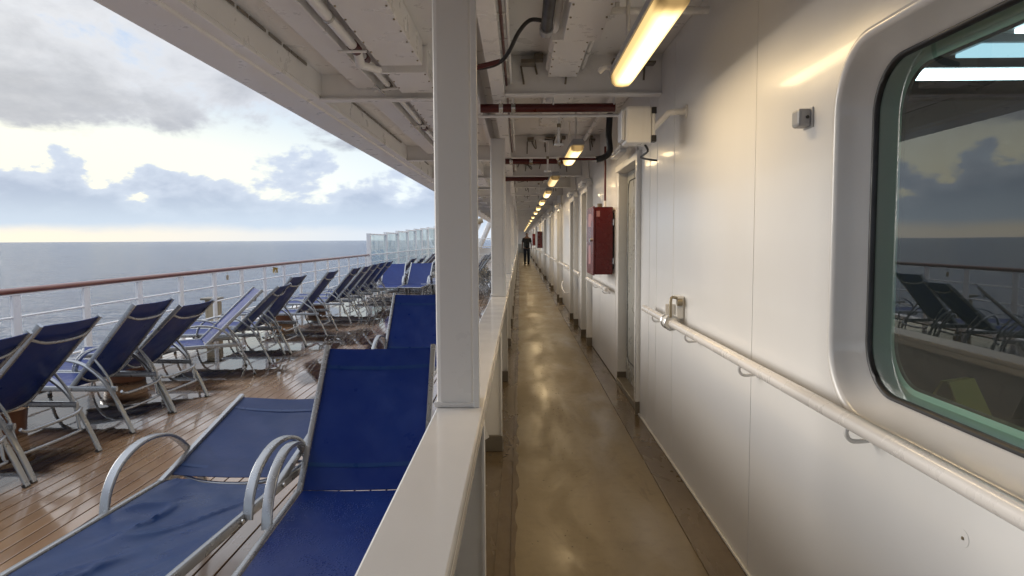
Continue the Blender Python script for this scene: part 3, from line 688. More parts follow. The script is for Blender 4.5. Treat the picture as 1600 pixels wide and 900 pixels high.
# door units: (y0, y1)
doors = [(5.60, 6.86), (9.3, 10.1), (11.5, 12.35), (15.7, 16.6), (19.9, 20.8), (25.2, 26.1), (31.5, 32.4), (38, 39), (46, 47), (55, 56), (65, 66)]
prev = 5.53
foot_c = M['grey']
for i, (a, b_) in enumerate(doors):
    if i > 0:
        cuts = [prev]; y = prev
        while y < a-0.6-1.2: y += random.Random(i*9+len(cuts)).uniform(1.1, 1.8); cuts.append(y)
        if a - cuts[-1] < 0.5 and len(cuts) > 1: cuts.pop()
        cuts.append(a)
        for c0, c1_ in zip(cuts[:-1], cuts[1:]):
            wp('wall_panel', M['wall'], W, W+0.012, c0+0.002, c1_-0.002, 0.002, TOP)
            if c0 > prev: seam(c0)
    dz = 2.13; jw = 0.085
    pr = 0.035 if i == 0 else 0.075
    d = ob('door', None, wall)
    wp('door_leaf', M['door'], W+0.085, W+0.12, a+jw*0.5, b_-0.02, 0.05, dz, parent=d, bv=0.004)
    fr_ = MB().box(W-pr, W+0.13, a-0.03, a, 0.105, dz+0.03, bv=0.004)
    fr_.box(W-pr, W-pr+0.02, a-0.032, a+0.05, 0.105, dz+0.03, bv=0.003)
    fr_.box(W-(0.0 if i == 0 else pr), W+0.16, b_-0.005, b_+0.14 if i else b_+0.012, 0.105, dz+0.03, bv=0.006)
    fr_.box(W-pr+0.004, W+0.128, a+0.001, b_-0.006, dz-0.03, dz+0.028, bv=0.004)
    ob('frame', fr_, d, m=M['white'])
    ft = MB().box(W-pr-0.002, W+0.131, a-0.032, a+0.002, -0.006, 0.108, bv=0.002).box(W-(0.002 if i == 0 else pr+0.002), W+0.161, b_-0.007, b_+0.142 if i else b_+0.014, -0.006, 0.108, bv=0.002)
    ob('frame_foot', ft, d, m=M['grey'])
    ob('sill', bx(W-0.01, W+0.12, a+0.003, b_-0.008, -0.006, 0.05, bv=0.004), d, m=M['grey'])
    hd = MB().tube([(W+0.084, a+0.16, 1.0), (W+0.03, a+0.16, 1.0), (W+0.03, a+0.30, 1.0)], 0.009, 8)
    ob('handle', hd, d, m=M['steel'])
    gs = rrect(a+0.13, b_-0.10, 0.25, dz-0.12, 0.12, 6)
    ob('panel_groove', MB().tube([(W+0.083, p[0], p[1]) for p in gs]+[(W+0.083, gs[0][0], gs[0][1])], 0.005, 6), d, m=M['dark'])
    wp('wall_panel', M['wall'], W, W+0.012, a-0.07 if i == 0 else a+0.002, b_-0.002, dz+0.034, TOP)
    if i == 0: wp('wall_panel', M['wall'], W, W+0.012, 5.534, a-0.034, 0.002, dz+0.03)
    wp('weld_seam', M['wall'], W-0.003, W+0.004, b_+0.145, b_+0.15, 0.02, TOP)
    # recess backing
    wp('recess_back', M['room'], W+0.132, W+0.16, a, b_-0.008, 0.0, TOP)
    prev = b_
wp('wall_panel', M['wall'], W, W+0.012, prev+0.002, 75.2, 0.002, TOP)
wp('backing_plate', M['room'], W+0.17, W+0.19, 5.56, 75.2, 0.0, TOP)
# end bulkhead of the walkway
endw = thing('end_bulkhead', 'white bulkhead closing the far end of the walkway, with a small dark door', 'wall', (0.4, 75.3, 0))
ob('bulkhead_plate', bx(-0.65, W-0.3, 0, 0.05, -0.006, 2.72), endw, m=M['white'])
ob('door', bx(-0.55, 0.25, -0.04, -0.002, 0.01, 0.95, bv=0.01), endw, m=M['door'])

# interior of the lounge behind the window
room = struct('lounge_interior', None)
def rp(name, m_, *a): return ob(name, bx(*a), room, m=m_)
rp('room_floor', M['roomfloor'], W+0.21, 9, -6, 5.4, -0.02, 0.0)
rp('room_ceiling', M['room'], W+0.21, 9, -6, 5.4, 2.50, 2.53)
rp('end_panel', M['room'], W+0.21, 9, 5.4, 5.45, 0, 2.5); rp('end_panel', M['room'], W+0.21, 9, -6.05, -6, 0, 2.5)
rp('back_panel', M['room'], 9.0, 9.05, -6, 5.4, 0, 2.5)
holed('inner_lining', W+0.158, 0.010, -6.0, 5.4, 0.0, 2.5, [rrect(q[0]+0.075, q[1]-0.075, q[2]+0.075, q[3]-0.075, 0.14) for q in WIN], M['room'], room)
t = thing('ceiling_strip_light', 'bright cool white strip light seen through the window glass, lowest of the lit bands', 'light', (5.0, 4.05, 2.36))
ob('tube_cover', bx(-2.78, 2.8, -0.035, 0.035, 0, 0.05, bv=0.01), t, m=M['cool']); ob('batten', bx(-2.79, 2.81, -0.06, 0.06, 0.052, 0.135, bv=0.005), t, m=M['housing'])
for k, (y0, y1, mm) in enumerate(((3.42, 3.62, 'cool2'), (3.10, 3.20, 'cool'), (2.55, 2.95, 'cool2'))):
    t = thing('ceiling_light_panel', ('pale blue lit ceiling panel just above the bright strip, behind the glass', 'narrow brilliant lit band between two ceiling panels, behind the glass', 'broad pale lit ceiling panel at the top right of the window')[k], 'light', (5.0, (y0+y1)/2, 2.37))
    d_ = (y1-y0)/2
    ob('lit_cover', bx(-2.75, 2.8, -d_, d_, 0, 0.02, bv=0.004), t, m=M[mm]); ob('trim', bx(-2.78, 2.82, -d_-0.02, d_+0.02, 0.0205, 0.06), t, m=M['housing'])
# folded yellow floor sign lying inside
t = thing('floor_sign', 'folded yellow plastic floor sign lying inside, seen dimly low in the window', 'sign', (3.30, 5.12, 0.0), R(25))
for s_ in (-1, 1):
    mb = MB(); mb.add([(-0.15, s_*0.01, 0.38), (0.15, s_*0.01, 0.38), (0.17, s_*0.20, 0), (-0.17, s_*0.20, 0), (-0.15, s_*0.03, 0.38), (0.15, s_*0.03, 0.38), (0.17, s_*0.22, 0), (-0.17, s_*0.22, 0)],
                     [(0,1,2,3), (7,6,5,4), (0,4,5,1), (1,5,6,2), (2,6,7,3), (3,7,4,0)])
    ob('sign_leaf', mb, t, m=M['yellow'])

# ---------------------------------------------------------------- handrails on the cabin wall
def handrail(y0, y1, label, z=0.945, m_=None, r=0.0235):
    t = thing('handrail', label, 'handrail', (W-0.077, y0, z), group='handrails on the cabin wall')
    L = y1-y0
    ob('rail_tube', MB().tube([(0, 0, 0), (0, L, 0)], r, 16), t, m=m_ or M['rail_metal'])
    ob('end_cap', MB().tube([(0, 0.0, 0), (0, -0.012, 0)], r*0.9, 12), t, m=m_ or M['rail_metal'])
    y = 0.35
    mbk = MB().tube([(0, 0, -r), (0, 0, -0.045), (0.02, 0, -0.062), (0.076, 0, -0.058)], 0.0065, 8, 4).tube([(0.072, 0, -0.058), (0.0765, 0, -0.058)], 0.015, 10)
    me = mbk.mesh('bracket', M['cap'])
    while y < L: ob('bracket', me, t, (0, y, 0)); y += 0.93
    return t
M['rail_metal'] = paint('glossy_cream_rail_paint', (0.74, 0.70, 0.65, 1), 0.28, 0, 0.02, 0.03, coat=0.2)
t = handrail(-3.12, 4.98, 'long glossy cream handrail sloping across the foreground under the window')
hl = [(7.12, 9.2), (10.35, 11.4), (12.6, 15.6), (16.85, 19.8), (21.05, 25.1), (26.4, 31.4), (32.6, 37.9), (39.2, 45.9)]
hn = ['short handrail just below the red cabinet', 'handrail stub between the second and third doorways', 'handrail beyond the doorway with the brown foot', 'handrail past the second brown footed doorway', 'fifth handrail along the wall from the camera', 'sixth handrail along the wall from the camera', 'seventh handrail along the wall, about level with the walking man', 'farthest handrail on the wall']
for (a, b_), lb in zip(hl, hn): handrail(a, b_, lb, 0.92)

# holder clipped on rail
t = thing('rail_clamp', 'steel latch bracket with a ring clamped round the handrail beside the near doorway', 'bracket', (W-0.077, 4.12, 0.945))
mb = MB()
for k in range(2):
    mb.tube([(cos(a)*0.042, 0.05-k*0.1, sin(a)*0.042) for a in [2*pi*j/24 for j in range(25)]], 0.006, 6, cap=False)
ob('clamp_ring', mb, t, m=M['steel'])
ob('clamp_sleeve', MB().tube([(0, -0.05, 0), (0, 0.12, 0)], 0.040, 16), t, m=M['white'])
ob('mounting_box', bx(0.030, 0.076, -0.04, 0.09, 0.02, 0.16, bv=0.01), t, m=M['white'])
ob('latch_bar', MB().tube([(-0.01, -0.055, 0.035), (-0.01, -0.055, 0.13), (0.0, -0.05, 0.155), (0.03, -0.045, 0.15)], 0.009, 8, 3), t, m=M['wornsteel'])
ob('knob', MB().tube([(0.03, -0.045, 0.125), (0.06, -0.045, 0.125)], 0.022, 10), t, m=M['wornsteel'])
ob('stop_plate', bx(-0.03, 0.03, 0.0, 0.01, 0.045, 0.11, bv=0.003), t, m=M['white'])

# socket box on wall
t = thing('wall_socket', 'small grey metal socket box fixed on the wall left of the window', 'socket', (W, 2.37, 1.855))
ob('socket_body', bx(-0.048, -0.001, -0.032, 0.032, -0.030, 0.030, bv=0.010), t, m=M['housing'])
ob('gland', MB().tube([(-0.024, 0.032, 0.006), (-0.024, 0.052, 0.006)], 0.012, 10), t, m=M['wornsteel'])
ob('back_plate', bx(-0.006, -0.0005, -0.040, 0.036, -0.034, 0.034, bv=0.002), t, m=M['clearpl'])
ob('screw', MB().tube([(-0.018, -0.0325, 0.0), (-0.018, -0.035, 0.0)], 0.006, 8), t, m=M['dark'])
# patch plate low on wall
t = thing('blanking_plate', 'small worn blanking plate with a central screw low on the wall below the window', 'plate', (W, 1.49, 0.78))
ob('plate_disc', MB().tube([(-0.0005, 0, 0), (-0.0008, 0, 0)], 0.020, 14), t, m=M['wall']); ob('screw', MB().tube([(-0.0012, 0, 0), (-0.003, 0, 0)], 0.004, 8), t, m=M['wornsteel'])

# floodlight box on arm
t = thing('floodlight', 'white box floodlight held out from the wall on a bent white pipe arm', 'floodlight', (0.72, 4.25, 2.135))
ob('lamp_box', bx(-0.09, 0.09, -0.10, 0.10, -0.125, 0.125, bv=0.018), t, m=M['white'])
ob('front_glass_frame', bx(-0.118, -0.091, -0.085, 0.085, -0.105, 0.105, bv=0.012), t, m=M['clearpl'])
for z_ in (-0.095, 0.095): ob('bracket_pad', bx(0.088, 0.12, -0.104, -0.04, z_-0.022, z_+0.022, bv=0.004), t, m=M['dark'])
ob('back_plate', bx(0.091, 0.112, -0.096, 0.096, -0.115, 0.115, bv=0.004), t, m=M['white'])
ob('arm', MB().tube([(0.10, -0.05, -0.03), (0.17, -0.14, 0.045), (0.20, -0.17, 0.065), ((W-0.72)/0.88-0.001, -0.17, 0.07)], 0.021, 12, 3), t, m=M['white'])
ob('arm_flange', MB().tube([((W-0.72)/0.88-0.01, -0.17, 0.07), ((W-0.72)/0.88-0.001, -0.17, 0.07)], 0.045, 14), t, m=M['white'])
t.scale = (0.88, 0.88, 0.88)
ob('cable', MB().tube([(0.06, 0.0, -0.125), (0.08, 0.0, -0.17), (0.05, 0.1, -0.20), (0.2, 0.3, -0.20)], 0.008, 6, 4), t, m=M['dark'])
# small lamp over the near doorway and over the others
def door_lamp(y, label):
    t = thing('door_lamp', label, 'lamp', (W-0.12, y, 2.20), group='lamps over the doorways')
    ob('hood', bx(-0.035, 0.035, -0.30, 0.30, 0.0, 0.035, bv=0.01), t, m=M['white'])
    ob('lens', bx(-0.028, 0.028, -0.28, 0.28, -0.03, -0.001, bv=0.01), t, m=M['clearpl'])
    ob('arm', MB().tube([(0.0, -0.2, 0.035), (0.05, -0.2, 0.06), (0.119, -0.2, 0.05)], 0.014, 8, 3), t, m=M['white'])
    ob('conduit', MB().tube([(0.11, -0.32, -0.02), (0.10, -0.2, 0.06), (0.11, 0.1, 0.08), (0.11, 0.3, 0.42)], 0.010, 8, 4), t, m=M['white'])
for (a, b_), lb in zip(doors[:7], names): door_lamp((a+b_)/2-0.2, 'white lamp with pale lens over the %s doorway from the camera' % lb)

# fire cabinet
def cabinet(y0, label, w_=0.66, small=False):
    t = thing('fire_hose_cabinet', label, 'cabinet', (W, y0, 1.08), group='red cabinets on the cabin wall')
    ob('cabinet_body', bx(-0.205, -0.02, 0, w_, 0, 0.70, bv=0.006), t, m=M['red'])
    ob('door', bx(-0.225, -0.207, -0.012, w_+0.01, -0.008, 0.708, bv=0.005), t, m=M['red'])
    if small: return
    ob('decal', bx(-0.19, -0.155, -0.0012, -0.0004, 0.60, 0.66), t, m=M['decal'])
    lt = MB().tube([(-0.226, 0.10, 0.36), (-0.250, 0.10, 0.36)], 0.018, 8).box(-0.254, -0.244, 0.06, 0.14, 0.345, 0.375)
    ob('latch', lt, t, m=M['steel'])
    # worn pale decals on the door
    for (a, b_, c, d_) in ((0.20, 0.46, 0.50, 0.64), (0.22, 0.44, 0.10, 0.30), (0.06, 0.12, 0.55, 0.62)):
        ob('decal', bx(-0.2262, -0.2252, a, b_, c, d_), t, m=M['decal'])
    ob('wall_standoff', bx(-0.02, -0.001, 0.05, w_-0.05, 0.06, 0.64), t, m=M['dark'])
    hg = MB()
    for z_ in (0.14, 0.54): hg.tube([(-0.016, -0.014, z_-0.03), (-0.016, -0.014, z_+0.03)], 0.008, 8)
    ob('hinge', hg, t, m=M['steel'])
    ob('top_valve', MB().tube([(-0.10, 0.5, 0.70), (-0.10, 0.5, 0.76)], 0.03, 10), t, m=M['grey'])
M['decal'] = paint('worn_pale_red_decal', (0.42, 0.20, 0.20, 1), 0.4, 0, 0.03, 0.9, (0.18, 0.01, 0.01, 1))
cabinet(7.10, 'large dark red metal fire hose cabinet on the cabin wall beyond the near doorway')
cabinet(29.0, 'small looking red cabinet far down the walkway wall', small=True)
cabinet(40.5, 'farthest red cabinet on the wall just right of the walking man', small=True)
# door hook
t = thing('door_hook', 'bent white hook on the far wall at knee height beyond the red cabinet', 'hook', (W, 13.2, 0.42))
ob('hook_bar', MB().tube([(0, 0, 0.0), (-0.10, 0.1, -0.02), (-0.14, 0.5, 0.08), (-0.10, 0.9, 0.16)], 0.012, 8, 4), t, m=M['cap'])

# ---------------------------------------------------------------- sea rail
rail = thing('sea_railing', 'white ship railing with varnished wooden top rail along the outer deck edge', 'railing', (-4.80, 0, 0))
RX = -4.80
ob('top_rail', MB().tube([(0, -11, 0.985), (0, 21.7, 0.985)], 0.031, 14), rail, m=M['varnish'])
ob('top_rail_strap', bx(-0.02, 0.02, -11, 21.7, 0.945, 0.957), rail, m=M['rail_white'])
for z_ in (0.735, 0.50, 0.255): ob('cross_bar', MB().tube([(0, -11, z_), (0, 44, z_)], 0.011, 8), rail, m=M['rail_white'])
mb = bx(-0.014, 0.014, -0.052, 0.052, 0.0, 0.944, bv=0.003); rpost = mb.mesh('railing_post', M['rail_white'])
y = 6.42-1.06*16; k = 0
while y < 21.4: ob('railing_post', rpost, rail, (0, y, 0)); y += 1.06
# glass windscreen
scr = thing('glass_windscreen', 'tall pale green glass windscreen in white frames at the end of the railing', 'windscreen', (RX, 21.75, 0))
sy = [0, 2.75, 5.1, 7.5, 9.7, 11.7, 14.0, 17, 20, 23]
sh = [1.65, 1.72, 1.80, 1.88, 1.95, 2.02, 2.1, 2.2, 2.3, 2.3]
for a, h_ in zip(sy, sh): ob('screen_post', bx(-0.06, 0.06, a-0.06, a+0.06, 0, h_+0.02, bv=0.006), scr, m=M['rail_white'])
ob('screen_bar', bx(0.061, 0.08, 0.0, 23, 0.96, 1.0, bv=0.004), scr, m=M['rail_white'])
for a, b_, h_ in zip(sy[:-1], sy[1:], sh):
    ob('glass_pane', bx(-0.006, 0.006, a+0.09, b_-0.09, 0.25, h_-0.04), scr, m=M['screen_glass'])
    ob('top_frame', bx(-0.03, 0.03, a+0.062, b_-0.062, h_-0.035, h_+0.012, bv=0.004), scr, m=M['rail_white'])
# fittings outboard of the rail
t = thing('davit_head', 'weathered beige fitting with a dark top standing just outside the railing', 'fitting', (-5.0, 11.0, 0.0))
ob('post', bx(-0.08, 0.08, -0.09, 0.09, -0.6, 0.50, bv=0.01), t, m=M['beige']); ob('top_plate', bx(-0.13, 0.13, -0.15, 0.15, 0.50, 0.535, bv=0.01), t, m=M['grey'])
ob('side_arm', bx(0.06, 0.14, -0.04, 0.04, 0.15, 0.47, bv=0.01), t, m=M['beige'])
t = thing('rail_tag', 'small beige tag hanging under the wooden rail', 'tag', (RX, 11.15, 0.86))
ob('tag_plate', bx(-0.006, 0.006, -0.035, 0.035, -0.05, 0.03, bv=0.004), t, m=M['beige']); ob('cord', MB().tube([(0, 0, 0.03), (0, 0, 0.095)], 0.003, 5), t, m=M['grey'])
t = thing('rope_tuft', 'ragged ochre tuft of frayed rope tied below the wooden rail', 'rope', (RX, 13.35, 0.895))
mb = MB(); rr = random.Random(2)
for k in range(60):
    a = rr.uniform(0, 2*pi); e = rr.uniform(-1.2, 0.7); l = rr.uniform(0.05, 0.15)
    mb.tube([(0, 0, 0.02), (0.02*cos(a), l*0.6*cos(a), l*0.4*sin(e)), (0.04*sin(a), l*cos(a), l*0.6*sin(e)-0.02)], 0.004, 5)
ob('strands', mb, t, m=M['ochre'])

# ---------------------------------------------------------------- far superstructure
sup = thing('sloped_windbreak', 'tall white raking windbreak structure rising behind the glass screens', 'structure', (RX, 44, 0))
ob('raking_plate', MB().add([(-0.9, 0, 0), (0.1, 0, 0), (0.1, 0, 4.4), (-0.1, 0, 4.4), (-0.9, 0.3, 0), (0.1, 0.3, 0), (0.1, 0.3, 4.4), (-0.1, 0.3, 4.4)],
   [(0,1,2,3), (7,6,5,4), (0,4,5,1), (1,5,6,2), (2,6,7,3), (3,7,4,0)]), sup, m=M['rail_white'])
ob('mast', MB().tube([(0.05, 0.15, 4.3), (0.05, 0.15, 5.4)], 0.06, 8).tube([(-0.25, 0.15, 5.1), (0.3, 0.15, 5.0)], 0.04, 6).tube([(-0.15, 0.15, 4.8), (0.05, 0.15, 5.5)], 0.03, 6), sup, m=M['rail_white'])
sup2 = thing('stair_structure', 'white diagonal struts at the far end of the sun deck, seen between two columns', 'structure', (-2.6, 44, 0))
ob('strut', MB().tube([(-1.6, 0, 0), (-0.4, 0, 3.6)], 0.16, 8), sup2, m=M['rail_white']); ob('strut', MB().tube([(0.0, 0, 0.9), (1.1, 0, 3.4)], 0.18, 8), sup2, m=M['rail_white'])
ob('strut', MB().tube([(-0.6, 0, 0.0), (-0.2, 0, 1.9), (0.5, 0, 3.4)], 0.10, 8), sup2, m=M['rail_white'])
ob('rust_fitting', MB().tube([(-0.15, -0.2, 2.55), (0.25, -0.2, 2.7)], 0.18, 8), sup2, m=M['beige'])
for z_ in (0.5, 1.0, 1.5): ob('guard_rail', MB().tube([(-2.1, -0.3, z_), (2.1, -0.3, z_)], 0.03, 6), sup2, m=M['rail_white'])
for x_ in (-2.0, -1.0, 0.0, 1.0, 2.0): ob('guard_post', MB().tube([(x_, -0.3, 0), (x_, -0.3, 1.5)], 0.035, 6), sup2, m=M['rail_white'])
ob('lower_panel', bx(-2.1, 2.1, 0.3, 0.4, 0, 0.9), sup2, m=M['rail_white'])

# ---------------------------------------------------------------- low brown tables
tt = MB().tube([(0, 0, 0.19), (0, 0, 0.22)], 0.24, 24).mesh('table_top', M['teak'])
tb = MB().tube([(0, 0, 0.0), (0, 0, 0.19)], [0.19, 0.21], 24).mesh('table_drum', M['brown'])
for (x, y), lb in zip([(-3.98, 5.05), (-4.15, 7.05), (-4.3, 12.2), (-4.3, 14.3)], ['low round brown drum table half hidden behind the second lounger from the left', 'low round brown drum table behind the fourth lounger of the railing row', 'low round brown drum table under the lounger near the middle of the railing row', 'farthest low brown drum table among the close packed loungers']):
    t = thing('drum_table', lb, 'table', (x, y, 0.003), group='low brown drum tables by the railing')
    ob('table_top', tt, t); ob('table_drum', tb, t)

# ================================================================== LOUNGERS
SZ = 0.335; HW = 0.275
def sling_mesh(L, wid, sag, wr, m_, name, seed=0, nx=10, ny=16, curl=0.0):
    mb = MB()
    top = []; 
    for j in range(ny+1):
        for i in range(nx+1):
            u, v = i/nx, j/ny; x = (u-0.5)*2*wid; y = v*L+(0.045*(1-v) if seed == 4 else 0)
            z = -sag*(1-(2*u-1)**2)*(1-0.6*abs(2*v-1)**3)
            if wr:
                q = noise.noise(Vector((x*3.2+y*2.6+seed, (y-x*1.3)*1.1, seed)))*0.8+abs(noise.noise(Vector((x*9-y*7+seed, (x+y)*1.7, seed+4))))*0.5+noise.noise(Vector((x*5+y*12, y*2-x*6, seed+7)))*0.3
                r1 = (1-abs(noise.noise(Vector(((x*1.0-y*0.55)*5.5+seed, (x+y)*0.9, seed+11))))*2.2)
                if wr > 0.01: q = q*0.5+max(0, r1)**5*0.75
                z += wr*q*(1-(2*u-1)**6)
            top.append((x, y, z))
    n_ = len(top); vs = top+[(p[0], p[1], p[2]-0.004) for p in top]; fs = []
    st_ = nx+1
    for j in range(ny):
        for i in range(nx):
            a = j*st_+i; fs.append((a, a+1, a+st_+1, a+st_)); fs.append((n_+a, n_+a+st_, n_+a+st_+1, n_+a+1))
    for j in range(ny):
        for a, b_ in ((j*st_, (j+1)*st_), (j*st_+nx, (j+1)*st_+nx)): fs.append((a, b_, n_+b_, n_+a))
    for i in range(nx):
        for a in (i, ny*st_+i): fs.append((a, a+1, n_+a+1, n_+a))
    return mb.add(vs, fs).mesh(name, m_)
SEAT_L, BACK_L = 1.12, 0.80
G = {}
def lounger_meshes():
    G['seat'] = sling_mesh(SEAT_L, HW-0.012, 0.018, 0.004, M['sling'], 'seat_sling')
    G['seat_wr'] = sling_mesh(SEAT_L, HW-0.012, 0.024, 0.024, M['sling_mid'], 'seat_sling', 3.3, 40, 90)
    G['seat_wet'] = sling_mesh(SEAT_L, HW-0.012, 0.018, 0.004, M['sling_wet'], 'seat_sling', 2)
    G['back'] = sling_mesh(BACK_L, HW-0.012, 0.022, 0.004, M['sling'], 'back_sling', 1)
    G['back_sheen'] = sling_mesh(BACK_L, HW-0.012, 0.022, 0.006, M['sling_sheen'], 'back_sling', 4)
    rm = MB().tube([(0, 0, 0), (0, SEAT_L+0.36, 0)], 0, 12, side=(1,0,0), flat=(0.013, 0.020)); G['siderail'] = rm.mesh('side_rail', M['alu'])
    G['foot_bar'] = MB().tube([(-HW, 0, 0), (HW, 0, 0)], 0.012, 8).mesh('foot_bar', M['alu'])
    G['cross'] = MB().tube([(-HW, 0, 0), (-HW*0.7, 0, -0.03), (HW*0.7, 0, -0.03), (HW, 0, 0)], 0.011, 8, 3).mesh('cross_bar', M['alu'])
    # armrest that becomes the rear leg
    path = [(0, -0.37, 0.0), (0, -0.345, 0.09), (0, -0.27, 0.175), (0, -0.14, 0.225), (0, 0.0, 0.225), (0, 0.13, 0.185), (0, 0.26, 0.08), (0, 0.35, -0.06), (0, 0.42, -0.20), (0, 0.475, -0.325)]
    G['arm'] = MB().tube(path, 0, 12, 4, side=(1,0,0), flat=(0.0205, 0.0085)).mesh('armrest_leg', M['alu'])
    G['cap'] = MB().tube([(0, 0.462, -SZ+0.022), (0, 0.472, -SZ+0.001)], 0, 8, side=(1,0,0), flat=(0.0235, 0.013)).mesh('foot_cap', M['dark'])
    path = [(0, 0.10, -0.01), (0, 0.02, -0.05), (0, -0.05, -0.16), (0, -0.09, -0.325)]
    G['fleg'] = MB().tube(path, 0, 10, 4, side=(1,0,0), flat=(0.015, 0.0095)).mesh('front_leg', M['alu'])
    G['fcap'] = MB().tube([(0, -0.087, -SZ+0.022), (0, -0.09, -SZ+0.001)], 0, 8, side=(1,0,0), flat=(0.019, 0.014)).mesh('foot_cap', M['dark'])
    G['bolt'] = MB().tube([(-0.008, 0, 0), (0.008, 0, 0)], 0.011, 8).mesh('pivot_bolt', M['steel'])
    # back frame in its own plane
    G['bframe'] = MB().tube([(0, -0.03, 0), (0, BACK_L+0.01, 0)], 0, 10, side=(1,0,0), flat=(0.013, 0.017)).mesh('back_rail', M['alu'])
    G['bbar'] = MB().tube([(-HW, BACK_L-0.10, -0.008), (-HW*0.6, BACK_L-0.12, -0.040), (0, BACK_L-0.125, -0.048), (HW*0.6, BACK_L-0.12, -0.040), (HW, BACK_L-0.10, -0.008)], 0.010, 8, 4).mesh('upper_crossbar', M['alu'])
    G['bbar2'] = MB().tube([(-HW, 0.10, -0.008), (-HW*0.6, 0.06, -0.04), (0, 0.05, -0.05), (HW*0.6, 0.06, -0.04), (HW, 0.10, -0.008)], 0.010, 8, 4).mesh('lower_crossbar', M['alu'])
lounger_meshes()
def hem_mesh(y0, m_):
    mb = MB(); k = 12
    vs = []
    for y_ in (y0, y0+0.022):
        for i in range(k+1):
            u = i/k; v = y_/BACK_L; vs.append(((u-0.5)*2*(HW-0.014), y_, 0.0018-0.022*(1-(2*u-1)**2)*(1-0.6*abs(2*v-1)**3)))
    return mb.add(vs, [(i, i+1, k+2+i, k+1+i) for i in range(k)]).mesh('hem', m_)
G['hem_a'] = hem_mesh(0.115, M['sling_mid']); G['hem_b'] = hem_mesh(BACK_L-0.13, M['sling_mid'])
brace_cache = {}
def brace(th):
    k = round(th)
    if k in brace_cache: return brace_cache[k]
    a = R(k); d = 0.30; p = Vector((0, d*cos(a), d*sin(a))); q = Vector((0, d*cos(a)+0.16, -0.15 if k > 30 else -0.03)); q0 = q+Vector((0, -0.12, 0.01))
    x = HW+0.004
    pts = [(-x, p.y, p.z-0.01), (-x, (p.y+q.y)/2+0.03, (p.z+q.z)/2+0.02), (-x+0.01, q.y, q.z), (-x+0.06, q.y+0.03, q.z-0.02), (x-0.06, q.y+0.03, q.z-0.02), (x-0.01, q.y, q.z), (x, (p.y+q.y)/2+0.03, (p.z+q.z)/2+0.02), (x, p.y, p.z-0.01)]
    brace_cache[k] = MB().tube(pts, 0.010, 8, 4).mesh('support_brace', M['alu']); return brace_cache[k]
def lounger(x, y, rz, th, label, group, seat='seat', back='back', detail=2, hx=0.0):
    """(x, y) = hinge centre; rz = direction the head end points, degrees from +Y"""
    t = thing('sun_lounger', label, 'sun lounger', (x, y, 0.001), R(rz), group)
    z = SZ
    ob('seat_sling', G[seat], t, (0, -SEAT_L, z+0.012))
    ob('back_sling', G[back], t, (0, 0, z+0.014), (R(th), 0, 0))
    if detail > 1: ob('hem', G['hem_a'], t, (0, 0, z+0.014), (R(th), 0, 0)); ob('hem', G['hem_b'], t, (0, 0, z+0.014), (R(th), 0, 0))
    for s_ in (-1, 1): ob('back_rail', G['bframe'], t, (s_*HW*cos(0), 0, z+0.014), (R(th), 0, 0))
    ob('upper_crossbar', G['bbar'], t, (0, 0, z+0.014), (R(th), 0, 0))
    if detail > 0: ob('lower_crossbar', G['bbar2'], t, (0, 0, z+0.014), (R(th), 0, 0))
    for s_ in (-1, 1):
        ob('side_rail', G['siderail'], t, (s_*(HW+0.005), -SEAT_L-0.01, z))
        l = ob('armrest_leg', G['arm'], t, (s_*(HW+0.030), 0, z-0.005))
        if detail > 1: ob('foot_cap', G['cap'], l)
        l = ob('front_leg', G['fleg'], t, (s_*(HW+0.005), -SEAT_L+0.16, z))
        if detail > 1: ob('foot_cap', G['fcap'], l)
    if detail > 1:
        for s_ in (-1, 1): ob('pivot_bolt', G['bolt'], t, (s_*(HW+0.019), 0.0, z+0.004)); ob('pivot_bolt', G['bolt'], t, (s_*(HW+0.019), -0.40, z))
    ob('foot_bar', G['foot_bar'], t, (0, -SEAT_L, z))
    ob('cross_bar', G['cross'], t, (0, 0.38, z-0.02))
    if detail > 0: ob('cross_bar', G['cross'], t, (0, -0.42, z-0.02))
    if th > 8: ob('support_brace', brace(th), t, (0, 0, z))
    return t
GR = 'blue sun loungers along the railing'
# near pair facing the camera, and the one behind them
lounger(-0.70, 2.95, 3, 42, 'large deep blue lounger in the foreground, back raised, wet seat, right against the bulwark', 'foreground loungers by the bulwark', 'seat_wet', 'back')
lounger(-1.375, 3.05, -4, 15, 'foreground lounger with back nearly flat and wrinkled blue seat', 'foreground loungers by the bulwark', 'seat_wr', 'back_sheen')
lounger(-1.00, 6.33, 0, 43, 'upright blue lounger partly hidden behind the big column and the foreground lounger', 'foreground loungers by the bulwark', 'seat', 'back')
# railing row: head end points inboard (+X): rz = -90
row = [(-3.40, 3.62, -90, 46, 'leftmost lounger in the railing row, cut by the picture edge'),
       (-3.40, 4.32, -92, 48, 'second lounger from the left in the railing row, seen from behind'),
       (-3.40, 5.36, -91, 51, 'third lounger from the left in the railing row, back raised high'),
       (-3.41, 5.98, -93, 44, 'fourth lounger from the left in the railing row, back lower than its neighbour'),
       (-3.45, 7.35, -60, 44, 'lounger turned towards the bow with its light blue front showing, fifth from the left'),
       (-3.45, 8.25, -86, 44, 'sixth lounger of the railing row, dark back tucked behind the turned one'),
       (-3.40, 8.95, -91, 52, 'seventh lounger of the railing row, back steeply raised'),
       (-3.40, 10.55, -90, 51, 'eighth lounger of the railing row, standing apart with clear gaps on both sides')]
for a in row: lounger(*a[:4], a[4], GR)
y = 12.15
for k, nm in enumerate(['first', 'second', 'third', 'fourth', 'fifth']):
    lounger(-3.42, y, -90+random.uniform(-2, 2), 51+random.uniform(-2, 2), '%s of the five close packed loungers left of the blue panels facing the camera' % nm, GR, detail=1); y += 0.80
lounger(-3.18, 16.95, 3, 38, 'left lounger of the two facing the camera in the middle distance', GR, detail=1)
